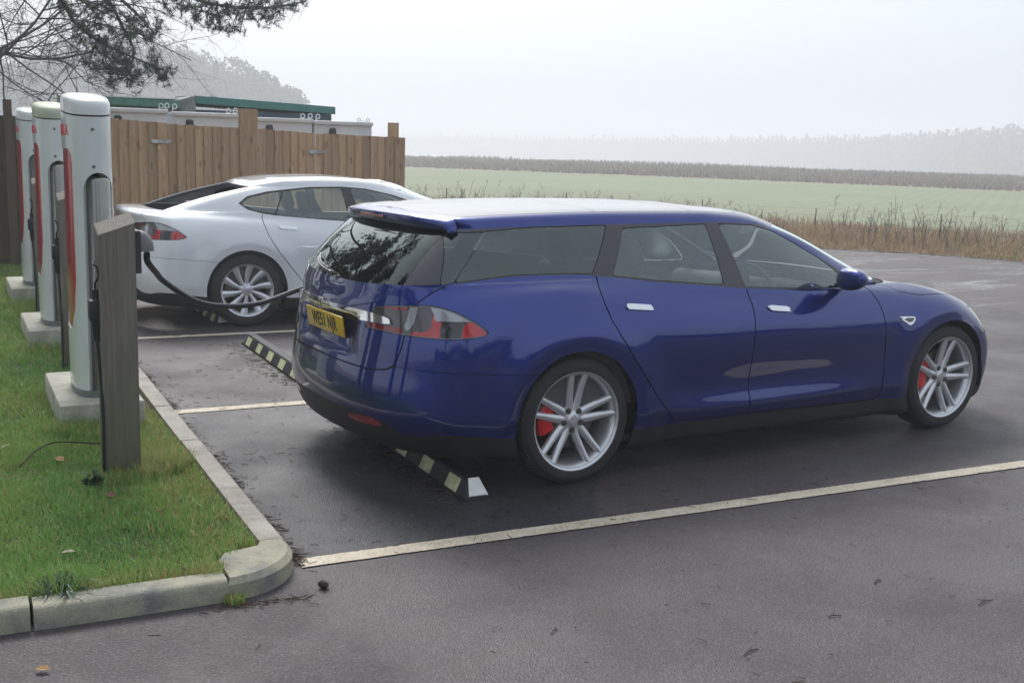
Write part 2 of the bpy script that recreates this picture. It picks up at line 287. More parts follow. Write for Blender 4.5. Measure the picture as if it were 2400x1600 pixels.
# rows: rear to front. x measured from rear axle, z up, Y half width
BLUE=[
 dict(n=3,Z=[(-1,.225),(-.5,.205),(-.4,.17),(3.3,.17),(3.7,.19)],Y=[(-1,.80),(0,.80),(3.7,.78)],xr=-.96,Lr=.45,xf=3.70,Lf=.65),
 dict(n=3,Z=[(-1.1,.26),(-.85,.225),(-.45,.205),(-.3,.165),(1.3,.16),(2.5,.155),(3.3,.175),(3.7,.2)],Y=[(-1,.90),(-.4,.925),(0,.93),(2.6,.93),(3.3,.92)],xr=-1.03,Lr=.50,pr=2.3,xf=3.77,Lf=.72,pf=2.2),
 dict(n=4,Z=[(-1.1,.37),(-.85,.34),(-.4,.30),(.45,.265),(1.4,.262),(2.55,.25),(3.3,.26),(3.8,.28)],Y=[(-1,.945),(0,.945),(2.6,.94),(3.3,.94)],xr=-1.09,Lr=.52,pr=2.3,xf=3.82,Lf=.75,pf=2.2),
 dict(n=4,Z=[(-1.1,.44),(-.4,.38),(.5,.345),(1.5,.34),(2.5,.34),(3.8,.35)],Y=[(-1,.962),(.4,.962),(1.2,.958),(2.0,.957),(2.5,.955),(3.3,.95)],xr=-1.105,Lr=.53,pr=2.35,xf=3.84,Lf=.76,pf=2.2),
 dict(n=6,Z=[(-1.1,.52),(-.4,.45),(.5,.425),(2.5,.41),(3.8,.43)],Y=[(-1,.968),(.4,.966),(.9,.948),(1.3,.940),(1.8,.943),(2.3,.955),(3.3,.955)],xr=-1.11,Lr=.54,pr=2.35,xf=3.85,Lf=.77,pf=2.2),
 dict(n=8,Z=[(-1.1,.65),(-.4,.60),(2.5,.58),(3.8,.55)],Y=[(-1,.972),(0,.975),(.9,.962),(1.5,.956),(2.3,.963),(3.3,.962)],xr=-1.09,Lr=.54,pr=2.35,xf=3.84,Lf=.78,pf=2.2),
 dict(n=6,Z=[(-1.1,.80),(-.5,.80),(0,.80),(.6,.80),(1.3,.795),(2.3,.74),(2.7,.72),(3.1,.70),(3.5,.64),(3.8,.62)],Y=[(-1,.958),(-.3,.968),(.5,.968),(1.3,.962),(2.3,.965),(2.9,.965),(3.3,.955)],xr=-1.062,Lr=.52,pr=2.4,xf=3.80,Lf=.80,pf=2.2),
 dict(n=6,Z=[(-1.1,.90),(-.5,.92),(0,.93),(.6,.905),(1.3,.885),(2.3,.84),(2.9,.81),(3.3,.74),(3.8,.67)],Y=[(-1,.925),(-.3,.940),(.5,.930),(1.3,.922),(2.3,.935),(2.9,.945),(3.3,.925)],xr=-1.045,Lr=.50,pr=2.4,xf=3.77,Lf=.82,pf=2.2),
 dict(n=6,Z=[(-1.1,.99),(-.6,1.01),(-.1,1.035),(.3,1.01),(.7,.975),(1.3,.95),(2.3,.925),(2.9,.89),(3.2,.83),(3.6,.745),(3.8,.70)],Y=[(-1,.875),(-.5,.880),(-.1,.888),(.5,.880),(1.3,.878),(2.3,.882),(2.9,.885),(3.3,.86)],xr=-1.035,Lr=.48,pr=2.5,xf=3.72,Lf=.86,pf=2.3,dzr=-.03),
 dict(n=10,Z=[(-1.1,1.03),(-.6,1.055),(-.1,1.075),(.3,1.06),(.7,1.02),(1.3,.98),(2.0,.962),(2.4,.962),(2.7,.962),(3.0,.92),(3.3,.84),(3.7,.735)],Y=[(-1,.82),(-.5,.828),(.3,.84),(1.3,.862),(2.0,.858),(2.3,.838),(2.7,.79),(3.2,.72)],xr=-1.015,Lr=.44,pr=2.8,xf=3.62,Lf=.95,pf=2.6,dzr=-.03,dzf=-.0),
 dict(n=4,Z=[(-1.0,1.095),(-.68,1.098),(-.3,1.123),(0,1.121),(.3,1.098),(.57,1.065),(.94,1.032),(1.26,1.003),(1.7,.982),(2.1,.975),(2.4,.978)],Y=[(-1,.795),(-.3,.797),(.3,.806),(.57,.822),(.94,.837),(1.26,.85),(1.7,.856),(2.1,.835),(2.3,.79)],xr=-.995,Lr=.34,pr=2.6,xf=2.66,Lf=.36,pf=2.8,dzr=-.035,dzf=.02),
 dict(n=4,Z=[(-1.0,1.165),(-.3,1.185),(.3,1.165),(.94,1.115),(1.4,1.09),(2.2,1.075)],Y=[(-1,.765),(-.3,.77),(.3,.782),(.94,.808),(1.6,.815),(2.0,.79),(2.3,.73)],xr=-.92,Lr=.31,pr=2.6,xf=2.44,Lf=.34,pf=2.8,dzr=-.04,dzf=.02),
 dict(n=4,Z=[(-1.0,1.235),(-.3,1.25),(.3,1.235),(.94,1.205),(1.4,1.19),(2.2,1.165)],Y=[(-1,.738),(-.3,.743),(.3,.752),(.94,.768),(1.5,.772),(2.1,.715)],xr=-.845,Lr=.29,pr=2.6,xf=2.22,Lf=.32,pf=2.8,dzr=-.03,dzf=.02),
 dict(n=4,Z=[(-1.0,1.30),(-.3,1.315),(.3,1.31),(.94,1.30),(1.3,1.29),(2.2,1.265)],Y=[(-1,.712),(-.3,.715),(.3,.718),(.94,.725),(1.4,.725),(1.9,.682)],xr=-.775,Lr=.27,pr=2.6,xf=1.98,Lf=.30,pf=2.8,dzr=-.02,dzf=.02),
 dict(n=3,Z=[(-1.0,1.352),(-.3,1.37),(.35,1.378),(1.04,1.38),(1.4,1.368),(1.6,1.35)],Y=[(-1,.688),(-.2,.688),(.35,.688),(1.04,.688),(1.3,.682),(1.6,.655)],xr=-.708,Lr=.25,pr=2.6,xf=1.76,Lf=.27,pf=2.8,dzr=.01,dzf=.03),
 dict(n=3,Z=[(-.75,1.40),(-.3,1.412),(.35,1.423),(1.0,1.423),(1.3,1.41),(1.5,1.395)],Y=[(-1,.665),(-.2,.668),(.35,.665),(1.04,.66),(1.3,.648),(1.5,.625)],xr=-.68,Lr=.18,pr=3.2,xf=1.62,Lf=.25,pf=2.8,dzr=.01,dzf=.03),
 dict(n=5,Z=[(-.75,1.412),(-.3,1.433),(.35,1.445),(1.0,1.443),(1.3,1.430),(1.5,1.41)],Y=[(-1,.625),(-.2,.625),(1.0,.615),(1.5,.58)],xr=-.675,Lr=.16,pr=3.2,xf=1.57,Lf=.22,pf=2.8,dzr=.01,dzf=.02),
 dict(n=6,Z=[(-.7,1.430),(-.3,1.452),(.35,1.464),(1.0,1.462),(1.3,1.448),(1.5,1.425)],Y=[(-1,.38),(1.0,.37),(1.5,.34)],xr=-.67,Lr=.1,pr=3,xf=1.55,Lf=.14,pf=2.8),
 dict(n=1,Z=[(-.7,1.437),(-.3,1.460),(.35,1.472),(1.0,1.470),(1.3,1.455),(1.5,1.43)],Y=[(0,.0)],xr=-.668,Lr=.02,pr=2,xf=1.545,Lf=.02,pf=2),
]
def disp(x,z,A,r,u):
    d=np.zeros_like(x)
    side=(z<.95)*sstep(20,34,u)*(1-sstep(184,200,u))
    for wx in (0,2.96):
        q=np.hypot(x-wx,z-.352)
        d+=side*sstep(1.02,.8,z)*np.where(q>.455,.020*sstep(.64,.455,q),.020-.012*sstep(.455,.385,q))
    # haunch shelf under the cargo window
    sh=sstep(-.72,-.55,x)*sstep(.22,.05,x)*(z>.9)*(u<110)
    d+=sh*.010*sstep(1.097,1.085,z)*sstep(.98,1.06,z)
    # number plate recess
    w=sstep(.40,.33,A)*sstep(.68,.72,z)*sstep(.90,.885,z)*(u<40)
    d-=.028*w
    return d
import copy as _copy
WHITE = _copy.deepcopy(BLUE)
def _s(k, **kw): WHITE[k].update(kw)
_s(8, Z=[(-1.1, 1.005), (-.6, 1.0), (-.1, 1.0), (.3, .985), (.7, .965), (1.3, .95), (2.3, .925), (2.9, .89), (3.2, .83), (3.6, .745), (3.8, .70)], xr=-1.055, dzr=.0)
_s(9, Z=[(-1.1, 1.062), (-.6, 1.052), (-.1, 1.040), (.3, 1.02), (.7, 1.0), (1.3, .975), (2.0, .962), (2.4, .962), (2.7, .962), (3.0, .92), (3.3, .84), (3.7, .735)], Y=[(-1, .79), (-.5, .80), (.3, .84), (1.3, .862), (2.0, .858), (2.3, .838), (2.7, .79), (3.2, .72)], xr=-1.062, Lr=.40, dzr=.012)
_s(10, Z=[(-.8, 1.088), (-.4, 1.082), (0, 1.075), (.3, 1.056), (.57, 1.032), (.94, 1.003), (1.26, .985), (1.7, .975), (2.1, .972), (2.4, .978)], Y=[(-.8, .64), (-.4, .735), (0, .80), (.3, .820), (.57, .832), (.94, .845), (1.26, .852), (1.7, .856), (2.1, .835), (2.3, .79)], xr=-.82, Lr=.30, dzr=.018)
_s(11, Z=[(-.6, 1.135), (0, 1.14), (.3, 1.12), (.94, 1.085), (1.4, 1.08), (2.2, 1.072)], Y=[(-.6, .63), (-.2, .72), (.3, .785), (.94, .81), (1.6, .815), (2.0, .79), (2.3, .73)], xr=-.62, Lr=.26, dzr=.02)
_s(12, Z=[(-.4, 1.195), (0, 1.20), (.3, 1.19), (.94, 1.165), (1.4, 1.165), (2.2, 1.155)], Y=[(-.4, .615), (0, .70), (.4, .745), (.94, .767), (1.5, .765), (2.1, .71)], xr=-.41, Lr=.24, dzr=.02)
_s(13, Z=[(-.15, 1.262), (.4, 1.258), (1, 1.25), (1.4, 1.245), (2.2, 1.225)], Y=[(-.15, .60), (.2, .665), (.5, .70), (.94, .718), (1.4, .715), (1.9, .67)], xr=-.19, Lr=.22, dzr=.02, xf=1.99)
_s(14, Z=[(.05, 1.318), (.4, 1.327), (1.0, 1.338), (1.3, 1.33), (1.6, 1.305)], Y=[(.05, .59), (.3, .64), (.6, .665), (1.04, .675), (1.3, .668), (1.6, .64)], xr=.02, Lr=.20, dzr=.02, xf=1.78)
_s(15, Z=[(.12, 1.345), (.5, 1.378), (1.0, 1.385), (1.3, 1.374), (1.55, 1.345)], Y=[(.12, .575), (.5, .63), (1.04, .642), (1.5, .61)], xr=.09, Lr=.18, dzr=.01, xf=1.66)
_s(16, Z=[(.15, 1.358), (.5, 1.397), (.9, 1.407), (1.3, 1.392), (1.5, 1.362)], Y=[(.15, .53), (.5, .585), (1, .597), (1.5, .57)], xr=.12, Lr=.16, dzr=.01, xf=1.60)
_s(17, Z=[(.15, 1.368), (.5, 1.412), (.9, 1.423), (1.3, 1.405), (1.5, 1.372)], Y=[(.15, .32), (1, .36), (1.5, .34)], xr=.13, Lr=.1, xf=1.58)
_s(18, Z=[(.15, 1.372), (.5, 1.418), (.9, 1.430), (1.3, 1.410), (1.5, 1.376)], xr=.14, Lr=.02, xf=1.575)
def set_seg(white):
    global SEG, XC
    if white: SEG, XC = (30, 44, 40, 58, 34), (.45, 1.2)
    else: SEG, XC = (30, 20, 64, 58, 34), (-.1, 1.2)
def disp_w(x, z, A, r, u): return disp(x, z, A, r, u)
# ------------------------------------------------------------------ ground materials
def ramp(N, L, fac, stops):
    r = N.new('ShaderNodeValToRGB'); e = r.color_ramp.elements
    while len(e) < len(stops): e.new(.5)
    for i, (p, c) in enumerate(stops): e[i].position = p; e[i].color = (*c, 1)
    L.new(fac, r.inputs[0]); return r.outputs[0]
def noise(N, L, vec, scale, detail=5, rough=.6, dist=0):
    n = N.new('ShaderNodeTexNoise'); n.inputs['Scale'].default_value = scale; n.inputs['Detail'].default_value = detail; n.inputs['Roughness'].default_value = rough; n.inputs['Distortion'].default_value = dist
    L.new(vec, n.inputs['Vector']); return n.outputs['Fac']
def mixc(N, L, f, a, b, mode='MIX'):
    m = N.new('ShaderNodeMix'); m.data_type = 'RGBA'; m.blend_type = mode
    for s, v in ((0, f), (6, a), (7, b)):
        if isinstance(v, (int, float)): m.inputs[s].default_value = v
        elif isinstance(v, tuple): m.inputs[s].default_value = (*v, 1)
        else: L.new(v, m.inputs[s])
    return m.outputs[2]
def math2(N, L, op, a, b=0, c=0, clamp=False):
    m = N.new('ShaderNodeMath'); m.operation = op; m.use_clamp = clamp
    for i, v in enumerate((a, b, c)):
        if isinstance(v, (int, float)): m.inputs[i].default_value = v
        else: L.new(v, m.inputs[i])
    return m.outputs[0]
def newmat(name):
    m = bpy.data.materials.new(name); m.use_nodes = True; MATS[name] = m; N, L = nodes(m); return m, N, L, N['Principled BSDF']
def asphalt_mat(name, c0, c1, wet, grit=.5, dirty=.5):
    m, N, L, b = newmat(name); tc = N.new('ShaderNodeTexCoord').outputs['Object']
    big = noise(N, L, tc, .9, 6, .6, .4); med = noise(N, L, tc, 6, 6, .7); fine = noise(N, L, tc, 95, 3, .7)
    vo = N.new('ShaderNodeTexVoronoi'); vo.inputs['Scale'].default_value = 130; L.new(tc, vo.inputs['Vector'])
    base = ramp(N, L, big, [(.3, c0), (.7, c1)])
    st = ramp(N, L, vo.outputs['Color'], [(.25, (.35, .35, .36)), (.6, (.9, .9, .9)), (.9, (2.1, 2.05, 2.0))])
    c = mixc(N, L, grit, base, st, 'MULTIPLY')
    f2 = ramp(N, L, fine, [(.3, (.7, .7, .7)), (.7, (1.25, 1.25, 1.25))]); c = mixc(N, L, .6, c, f2, 'MULTIPLY')
    dm = math2(N, L, 'MULTIPLY', math2(N, L, 'SUBTRACT', med, .5, clamp=True), dirty*2.2, clamp=True)
    c = mixc(N, L, dm, c, (.085, .062, .05)); L.new(c, b.inputs['Base Color'])
    wetn = noise(N, L, tc, 1.3, 5, .55, .3)
    rr = N.new('ShaderNodeMapRange'); rr.inputs['From Min'].default_value = .35; rr.inputs['From Max'].default_value = .65; rr.inputs['To Min'].default_value = wet; rr.inputs['To Max'].default_value = min(1, wet+.3); L.new(wetn, rr.inputs['Value']); L.new(rr.outputs[0], b.inputs['Roughness'])
    bp = N.new('ShaderNodeBump'); bp.inputs['Strength'].default_value = .55; bp.inputs['Distance'].default_value = .006; h = math2(N, L, 'ADD', fine, vo.outputs['Distance']); L.new(h, bp.inputs['Height']); L.new(bp.outputs[0], b.inputs['Normal'])
    return m
ASPH = asphalt_mat('asphalt_purple', (.058, .049, .053), (.078, .067, .072), .42)
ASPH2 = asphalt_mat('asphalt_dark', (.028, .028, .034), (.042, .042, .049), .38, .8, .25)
def track_mat():
    m, N, L, b = newmat('wet_gravel_track'); tc = N.new('ShaderNodeTexCoord').outputs['Object']
    mp = N.new('ShaderNodeMapping'); mp.inputs['Rotation'].default_value = (0, 0, R(32)); mp.inputs['Scale'].default_value = (.35, 1.4, 1); L.new(tc, mp.inputs['Vector'])
    a = noise(N, L, mp.outputs[0], 1.1, 8, .68, .6); f = noise(N, L, tc, 40, 4, .7)
    c = ramp(N, L, a, [(.3, (.055, .045, .045)), (.5, (.095, .08, .08)), (.7, (.15, .13, .13))]); c = mixc(N, L, .5, c, ramp(N, L, f, [(.3, (.6, .6, .6)), (.7, (1.3, 1.3, 1.3))]), 'MULTIPLY'); L.new(c, b.inputs['Base Color'])
    mr = N.new('ShaderNodeMapRange'); mr.inputs['From Min'].default_value = .38; mr.inputs['From Max'].default_value = .50; mr.inputs['To Min'].default_value = .04; mr.inputs['To Max'].default_value = .6; L.new(a, mr.inputs['Value']); L.new(mr.outputs[0], b.inputs['Roughness'])
    bp = N.new('ShaderNodeBump'); bp.inputs['Distance'].default_value = .12; bs = math2(N, L, 'MULTIPLY', mr.outputs[0], 1.5, clamp=True); L.new(bs, bp.inputs['Strength']); h = math2(N, L, 'ADD', a, math2(N, L, 'MULTIPLY', f, .25)); L.new(h, bp.inputs['Height']); L.new(bp.outputs[0], b.inputs['Normal'])
    return m
def soil_mat(name, c0, c1, c2, s=2.0, rough=.9, bump=.6):
    m, N, L, b = newmat(name); tc = N.new('ShaderNodeTexCoord').outputs['Object']
    a = noise(N, L, tc, s, 8, .65, .3); f = noise(N, L, tc, s*25, 4, .7)
    c = ramp(N, L, a, [(.3, c0), (.5, c1), (.72, c2)]); c = mixc(N, L, .5, c, ramp(N, L, f, [(.3, (.55, .55, .55)), (.7, (1.4, 1.4, 1.4))]), 'MULTIPLY'); L.new(c, b.inputs['Base Color']); b.inputs['Roughness'].default_value = rough
    bp = N.new('ShaderNodeBump'); bp.inputs['Strength'].default_value = bump; bp.inputs['Distance'].default_value = .03; L.new(f, bp.inputs['Height']); L.new(bp.outputs[0], b.inputs['Normal']); return m
def field_mat():
    m, N, L, b = newmat('young_crop'); tc = N.new('ShaderNodeTexCoord').outputs['Object']
    w = N.new('ShaderNodeTexWave'); w.inputs['Scale'].default_value = .55; w.inputs['Distortion'].default_value = 1.2; w.inputs['Detail'].default_value = 3; w.inputs['Detail Scale'].default_value = .6
    mp = N.new('ShaderNodeMapping'); mp.inputs['Rotation'].default_value = (0, 0, R(55)); L.new(tc, mp.inputs['Vector']); L.new(mp.outputs[0], w.inputs['Vector'])
    a = noise(N, L, tc, .12, 6, .6); f = noise(N, L, tc, 3, 6, .7)
    c = ramp(N, L, a, [(.3, (.19, .215, .145)), (.7, (.235, .265, .17))]); c = mixc(N, L, .16, c, ramp(N, L, w.outputs['Fac'], [(.2, (.7, .72, .62)), (.8, (1.2, 1.2, 1.1))]), 'MULTIPLY')
    c = mixc(N, L, .5, c, ramp(N, L, f, [(.3, (.7, .68, .6)), (.7, (1.3, 1.3, 1.2))]), 'MULTIPLY'); L.new(c, b.inputs['Base Color']); b.inputs['Roughness'].default_value = .95; return m
def wood_mat(name, c0, c1, green=0, axis=(18, 18, 1.2), knots=True):
    m, N, L, b = newmat(name); tcn = N.new('ShaderNodeTexCoord'); tc = tcn.outputs['Object']
    oi = N.new('ShaderNodeObjectInfo'); ad = N.new('ShaderNodeVectorMath'); ad.operation = 'ADD'; cx = N.new('ShaderNodeCombineXYZ')
    rn = math2(N, L, 'MULTIPLY', oi.outputs['Random'], 37.0); L.new(rn, cx.inputs[0]); L.new(rn, cx.inputs[2]); L.new(tc, ad.inputs[0]); L.new(cx.outputs[0], ad.inputs[1])
    mp = N.new('ShaderNodeMapping'); mp.inputs['Scale'].default_value = axis; L.new(ad.outputs[0], mp.inputs['Vector'])
    g = noise(N, L, mp.outputs[0], 2.2, 6, .65, .8); s = noise(N, L, tc, 1.5, 3, .5)
    c = ramp(N, L, g, [(.3, c0), (.7, c1)])
    v = math2(N, L, 'MULTIPLY_ADD', oi.outputs['Random'], .42, .78); cc = N.new('ShaderNodeCombineColor')
    for i in range(3): L.new(v, cc.inputs[i])
    c = mixc(N, L, 1.0, c, cc.outputs[0], 'MULTIPLY')
    if knots:
        mk = N.new('ShaderNodeMapping'); mk.inputs['Scale'].default_value = (9, 9, 3.2); L.new(ad.outputs[0], mk.inputs['Vector'])
        vo = N.new('ShaderNodeTexVoronoi'); vo.inputs['Scale'].default_value = 1; L.new(mk.outputs[0], vo.inputs['Vector'])
        k = ramp(N, L, vo.outputs['Distance'], [(.10, (1, 1, 1)), (.24, (0, 0, 0))]); c = mixc(N, L, math2(N, L, 'MULTIPLY', k, .6), c, tuple(x*.35 for x in c0))
    if green:
        sx = N.new('ShaderNodeSeparateXYZ'); L.new(tc, sx.inputs[0]); mr = N.new('ShaderNodeMapRange'); mr.inputs['From Min'].default_value = .75; mr.inputs['From Max'].default_value = .0; L.new(sx.outputs['Z'], mr.inputs['Value'])
        gg = math2(N, L, 'MULTIPLY', math2(N, L, 'MULTIPLY', mr.outputs[0], s), 1.6*green, clamp=True); c = mixc(N, L, gg, c, (.075, .085, .03))
    L.new(c, b.inputs['Base Color']); b.inputs['Roughness'].default_value = .8
    bp = N.new('ShaderNodeBump'); bp.inputs['Strength'].default_value = .35; bp.inputs['Distance'].default_value = .004; L.new(g, bp.inputs['Height']); L.new(bp.outputs[0], b.inputs['Normal']); return m
def sheet(name, pts, z, m, kind='structure', sub=1):
    bm = bmesh.new(); vsx = [bm.verts.new((p[0], p[1], z)) for p in pts]; bm.faces.new(vsx); bmesh.ops.recalc_face_normals(bm, faces=bm.faces)
    if bm.faces and list(bm.faces)[0].normal.z < 0: bmesh.ops.reverse_faces(bm, faces=bm.faces[:])
    me = bpy.data.meshes.new(name); bm.to_mesh(me); bm.free(); o = link(name, me, m); tag(o, kind=kind); return o
def AB(*L): return [ab(*p)[:2] for p in L]
# ground to the horizon: rough brown grass, with the green crop field on it
G_BROWN = soil_mat('rough_grassland', (.15, .125, .095), (.22, .18, .13), (.28, .24, .17), .35)
# the land falls away beyond the scrub belt
_r = [0, 40, 90, 122, 145, 180, 240, 330, 500, 900]; _z = [-.035, -.035, -.035, -.035, -.30, -1.6, -5, -9, -11, -12]; _n = 72; _V = [(0, 0, _z[0])]+[(-3.4+q*math.cos(t), -5.9+q*math.sin(t), zz) for q, zz in zip(_r[1:], _z[1:]) for t in np.arange(_n)/_n*2*np.pi]
_F = [(0, 1+j, 1+(j+1) % _n) for j in range(_n)]+[f for i in range(len(_r)-2) for j in range(_n) for f in ((1+i*_n+j, 1+(i+1)*_n+j, 1+(i+1)*_n+(j+1) % _n), (1+i*_n+j, 1+(i+1)*_n+(j+1) % _n, 1+i*_n+(j+1) % _n))]
tag(link('ground', npmesh('ground', _V, _F), G_BROWN), kind='structure')
sheet('field', AB((-6, 20), (6, 22), (10.5, 17.0), (15, 12.0), (19.5, 5), (29, -12), (80, -34), (85, -2), (48.7, 37.3), (37, 55.3), (25.8, 67.4), (-10, 88), (-40, 90)), -.02, field_mat())
SCRUB = soil_mat('dead_grass_soil', (.10, .075, .045), (.17, .13, .08), (.24, .19, .12), 1.2)
scrub_line = [(4.2, 24.5), (7.2, 18.8), (9.0, 15.7), (11.87, 10.36), (12.2, 10.9), (13.3, 9.8), (14.14, 8.05), (17.0, 3.4), (21, -3), (28, -14)]
sheet('track', AB((-2, 10.3), (4, 10.3), (3.5, 30), (14, 20), (20, 9), (40, -12), (30, -30), (0, -26)), -.012, track_mat())
sheet('scrub_verge', AB((3.4, 26), (7.2, 18.6), (9.6, 14.9), (12.0, 10.95), (13.3, 9.75), (14.14, 8.05), (17.0, 3.4), (21, -3), (28, -14), (30.5, -13), (20.2, 5), (15.8, 12.3), (10.8, 17.5), (5, 26.5)), -.006, SCRUB)
sheet('asphalt', AB((-1.7, 10.6), (3.6, 10.6), (6.5, 10.5), (8.9, 7.0), (8.05, 4.3), (8.45, 3.6), (8.6, 2.0), (9.6, -8), (9, -24), (-30, -24), (-30, -1.80), (-1.75, -1.70)), 0, ASPH)
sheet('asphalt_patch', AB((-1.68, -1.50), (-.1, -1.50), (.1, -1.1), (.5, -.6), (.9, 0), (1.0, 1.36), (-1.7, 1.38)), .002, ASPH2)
# painted bay lines: worn, with bites out of the edges
def line_mat():
    m, N, L, b = newmat('worn_line_paint'); tc = N.new('ShaderNodeTexCoord').outputs['Object']; a = noise(N, L, tc, 5, 6, .7); f = noise(N, L, tc, 110, 4, .75)
    vo = N.new('ShaderNodeTexVoronoi'); vo.inputs['Scale'].default_value = 85; L.new(tc, vo.inputs['Vector'])
    c = ramp(N, L, a, [(.3, (.50, .43, .32)), (.55, (.60, .53, .42)), (.75, (.68, .62, .52))]); pit = ramp(N, L, math2(N, L, 'ADD', f, math2(N, L, 'MULTIPLY', a, .35)), [(.50, (.16, .14, .13)), (.60, (1, 1, 1))])
    c = mixc(N, L, .85, c, pit, 'MULTIPLY'); c = mixc(N, L, .35, c, ramp(N, L, vo.outputs['Color'], [(.2, (.6, .58, .55)), (.8, (1.15, 1.15, 1.12))]), 'MULTIPLY'); L.new(c, b.inputs['Base Color']); b.inputs['Roughness'].default_value = .7
    bp = N.new('ShaderNodeBump'); bp.inputs['Strength'].default_value = .5; bp.inputs['Distance'].default_value = .005; L.new(f, bp.inputs['Height']); L.new(bp.outputs[0], b.inputs['Normal']); return m
LINE = line_mat()
def bay_line(b, a0, a1, w=.105):
    n = int((a1-a0)/.02); rng = np.random.RandomState(int(b*10)+50); V = []; F = []
    for i in range(n+1):
        a = a0+(a1-a0)*i/n; e0, e1 = rng.normal(0, .0012, 2)
        if rng.rand() < .05: e0 += .006
        if rng.rand() < .05: e1 -= .006
        V += [ab(a, b-w/2+e0, .0055), ab(a, b+w/2+e1, .0055)]
    F = [(2*i, 2*i+2, 2*i+3, 2*i+1) for i in range(n)]
    return npmesh('bay_line', V, F)
for b_, a1_, lb in ((-1.552, 3.35, 'pale worn bay line between the blue estate and the camera'), (1.434, 3.2, 'worn bay line running under the blue estate from the kerb'), (4.387, 3.2, 'worn bay line between the white car and the spare bay')):
    o = link('bay_line', bay_line(b_, -1.615, a1_), LINE); tag(o, lb, 'road marking', 'painted parking bay lines')
# ------------------------------------------------------------------ kerb
CONC = soil_mat('kerb_concrete', (.24, .22, .19), (.38, .35, .31), (.46, .43, .38), 5, .8, .4)
CONC2 = soil_mat('mossy_concrete', (.19, .195, .19), (.35, .335, .255), (.45, .42, .31), 6, .85, .4)
kerb = empty('kerb', ab(-1.72, -1.6)); tag(kerb, 'pale concrete kerb with rounded corner edging the grass verge', 'kerb')
def kerb_stone(P, z=.09, w=.115, wt=.03):
    """P: list of outer-edge points in (a,b) with inward unit normals"""
    V = []; k = 7
    for (a, b, na, nb) in P:
        for (d, h) in ((0, -.03), (0, z-.028), (.006, z-.010), (.020, z-.001), (.032, z), (w, z), (w, -.03)): V.append(ab(a+na*d, b+nb*d, h))
    F = [(i*k+j, i*k+j+1, (i+1)*k+j+1, (i+1)*k+j) for i in range(len(P)-1) for j in range(k-1)]
    F += [tuple(range(k)), tuple((len(P)-1)*k+j for j in range(k))[::-1]]
    m = MB(); m.add(V, F); return m
rng = random.Random(3)
bb = -1.44
while bb < 10.2:
    b2 = min(bb+.905, 10.3); e = rng.uniform(-.004, .004)
    o = kerb_stone([(-1.642+e, bb+.004, -1, 0), (-1.642+e+rng.uniform(-.003, .003), b2-.004, -1, 0)], .09+rng.uniform(-.004, .004)).build('kerb_stone', CONC, kerb, auto=40); o.matrix_parent_inverse = Matrix.Translation(-kerb.location); bb = b2
# quadrant corner block
c0a, c0b, rad = -1.982, -1.503, .34
P = [(c0a+rad*math.cos(t), c0b+rad*math.sin(t)) for t in np.linspace(0, -math.pi/2, 18)]
m = MB(); top = [(-1.985, -1.80), (-1.985, -1.69), (-1.93, -1.62), (-1.80, -1.57), (-1.775, -1.51), (-1.665, -1.507)]
ring = [(-1.642, -1.446)]+P+[(-1.969, -1.843)]
ins = [(-1.969, -1.74), (-1.972, -1.63), (-1.93, -1.54), (-1.78, -1.50), (-1.755, -1.446)]
lo = []; hi = []; hb = []
cx_, cy_ = -1.84, -1.64
for (a, b) in ring:
    d = math.hypot(a-cx_, b-cy_); ia, ib = a+(cx_-a)/d*.025, b+(cy_-b)/d*.025
    if (a, b) == ring[0]: ia, ib = a-.025, b
    if (a, b) == ring[-1]: ia, ib = a, b+.025
    lo.append(ab(a, b, -.03)); hb.append(ab(a, b, .067)); hi.append(ab(ia, ib, .091))
n = len(ring); V = lo+hb+hi+[ab(a, b, .091) for a, b in ins]+[ab(a, b, -.03) for a, b in ins]; q = len(ins)
F = [(i, i+1, n+i+1, n+i) for i in range(n-1)]+[(n+i, n+i+1, 2*n+i+1, 2*n+i) for i in range(n-1)]
V.append(ab(-1.83, -1.64, .092)); ce = len(V)-1; lp = list(range(2*n, 3*n))+[3*n+i for i in range(q)]; F += [(lp[i], lp[(i+1) % len(lp)], ce) for i in range(len(lp))]
F += [tuple([n-1, 3*n+q, 3*n, 3*n-1, 2*n-1]), (0, n, 2*n, 3*n+q-1, 3*n+2*q-1)]+[(3*n+i, 3*n+q+i, 3*n+q+i+1, 3*n+i+1) for i in range(q-1)]
m.add(V, F); o = m.build('corner_stone', CONC2, kerb, auto=20); o.matrix_parent_inverse = Matrix.Translation(-kerb.location)
aa = -1.977
for i in range(9):
    a2 = aa-(.72 if i == 0 else .905); dz = rng.uniform(-.004, .003)
    sg = [(-.0, 0)]
    pts = [(aa-.004, -1.844+i*.004, 0, 1), ((aa+a2)/2, -1.848, 0, 1), (a2+.008, -1.848+i*.003, 0, 1)]
    o = kerb_stone(pts, .09+dz).build('kerb_stone', CONC2, kerb, auto=40); o.matrix_parent_inverse = Matrix.Translation(-kerb.location); aa = a2
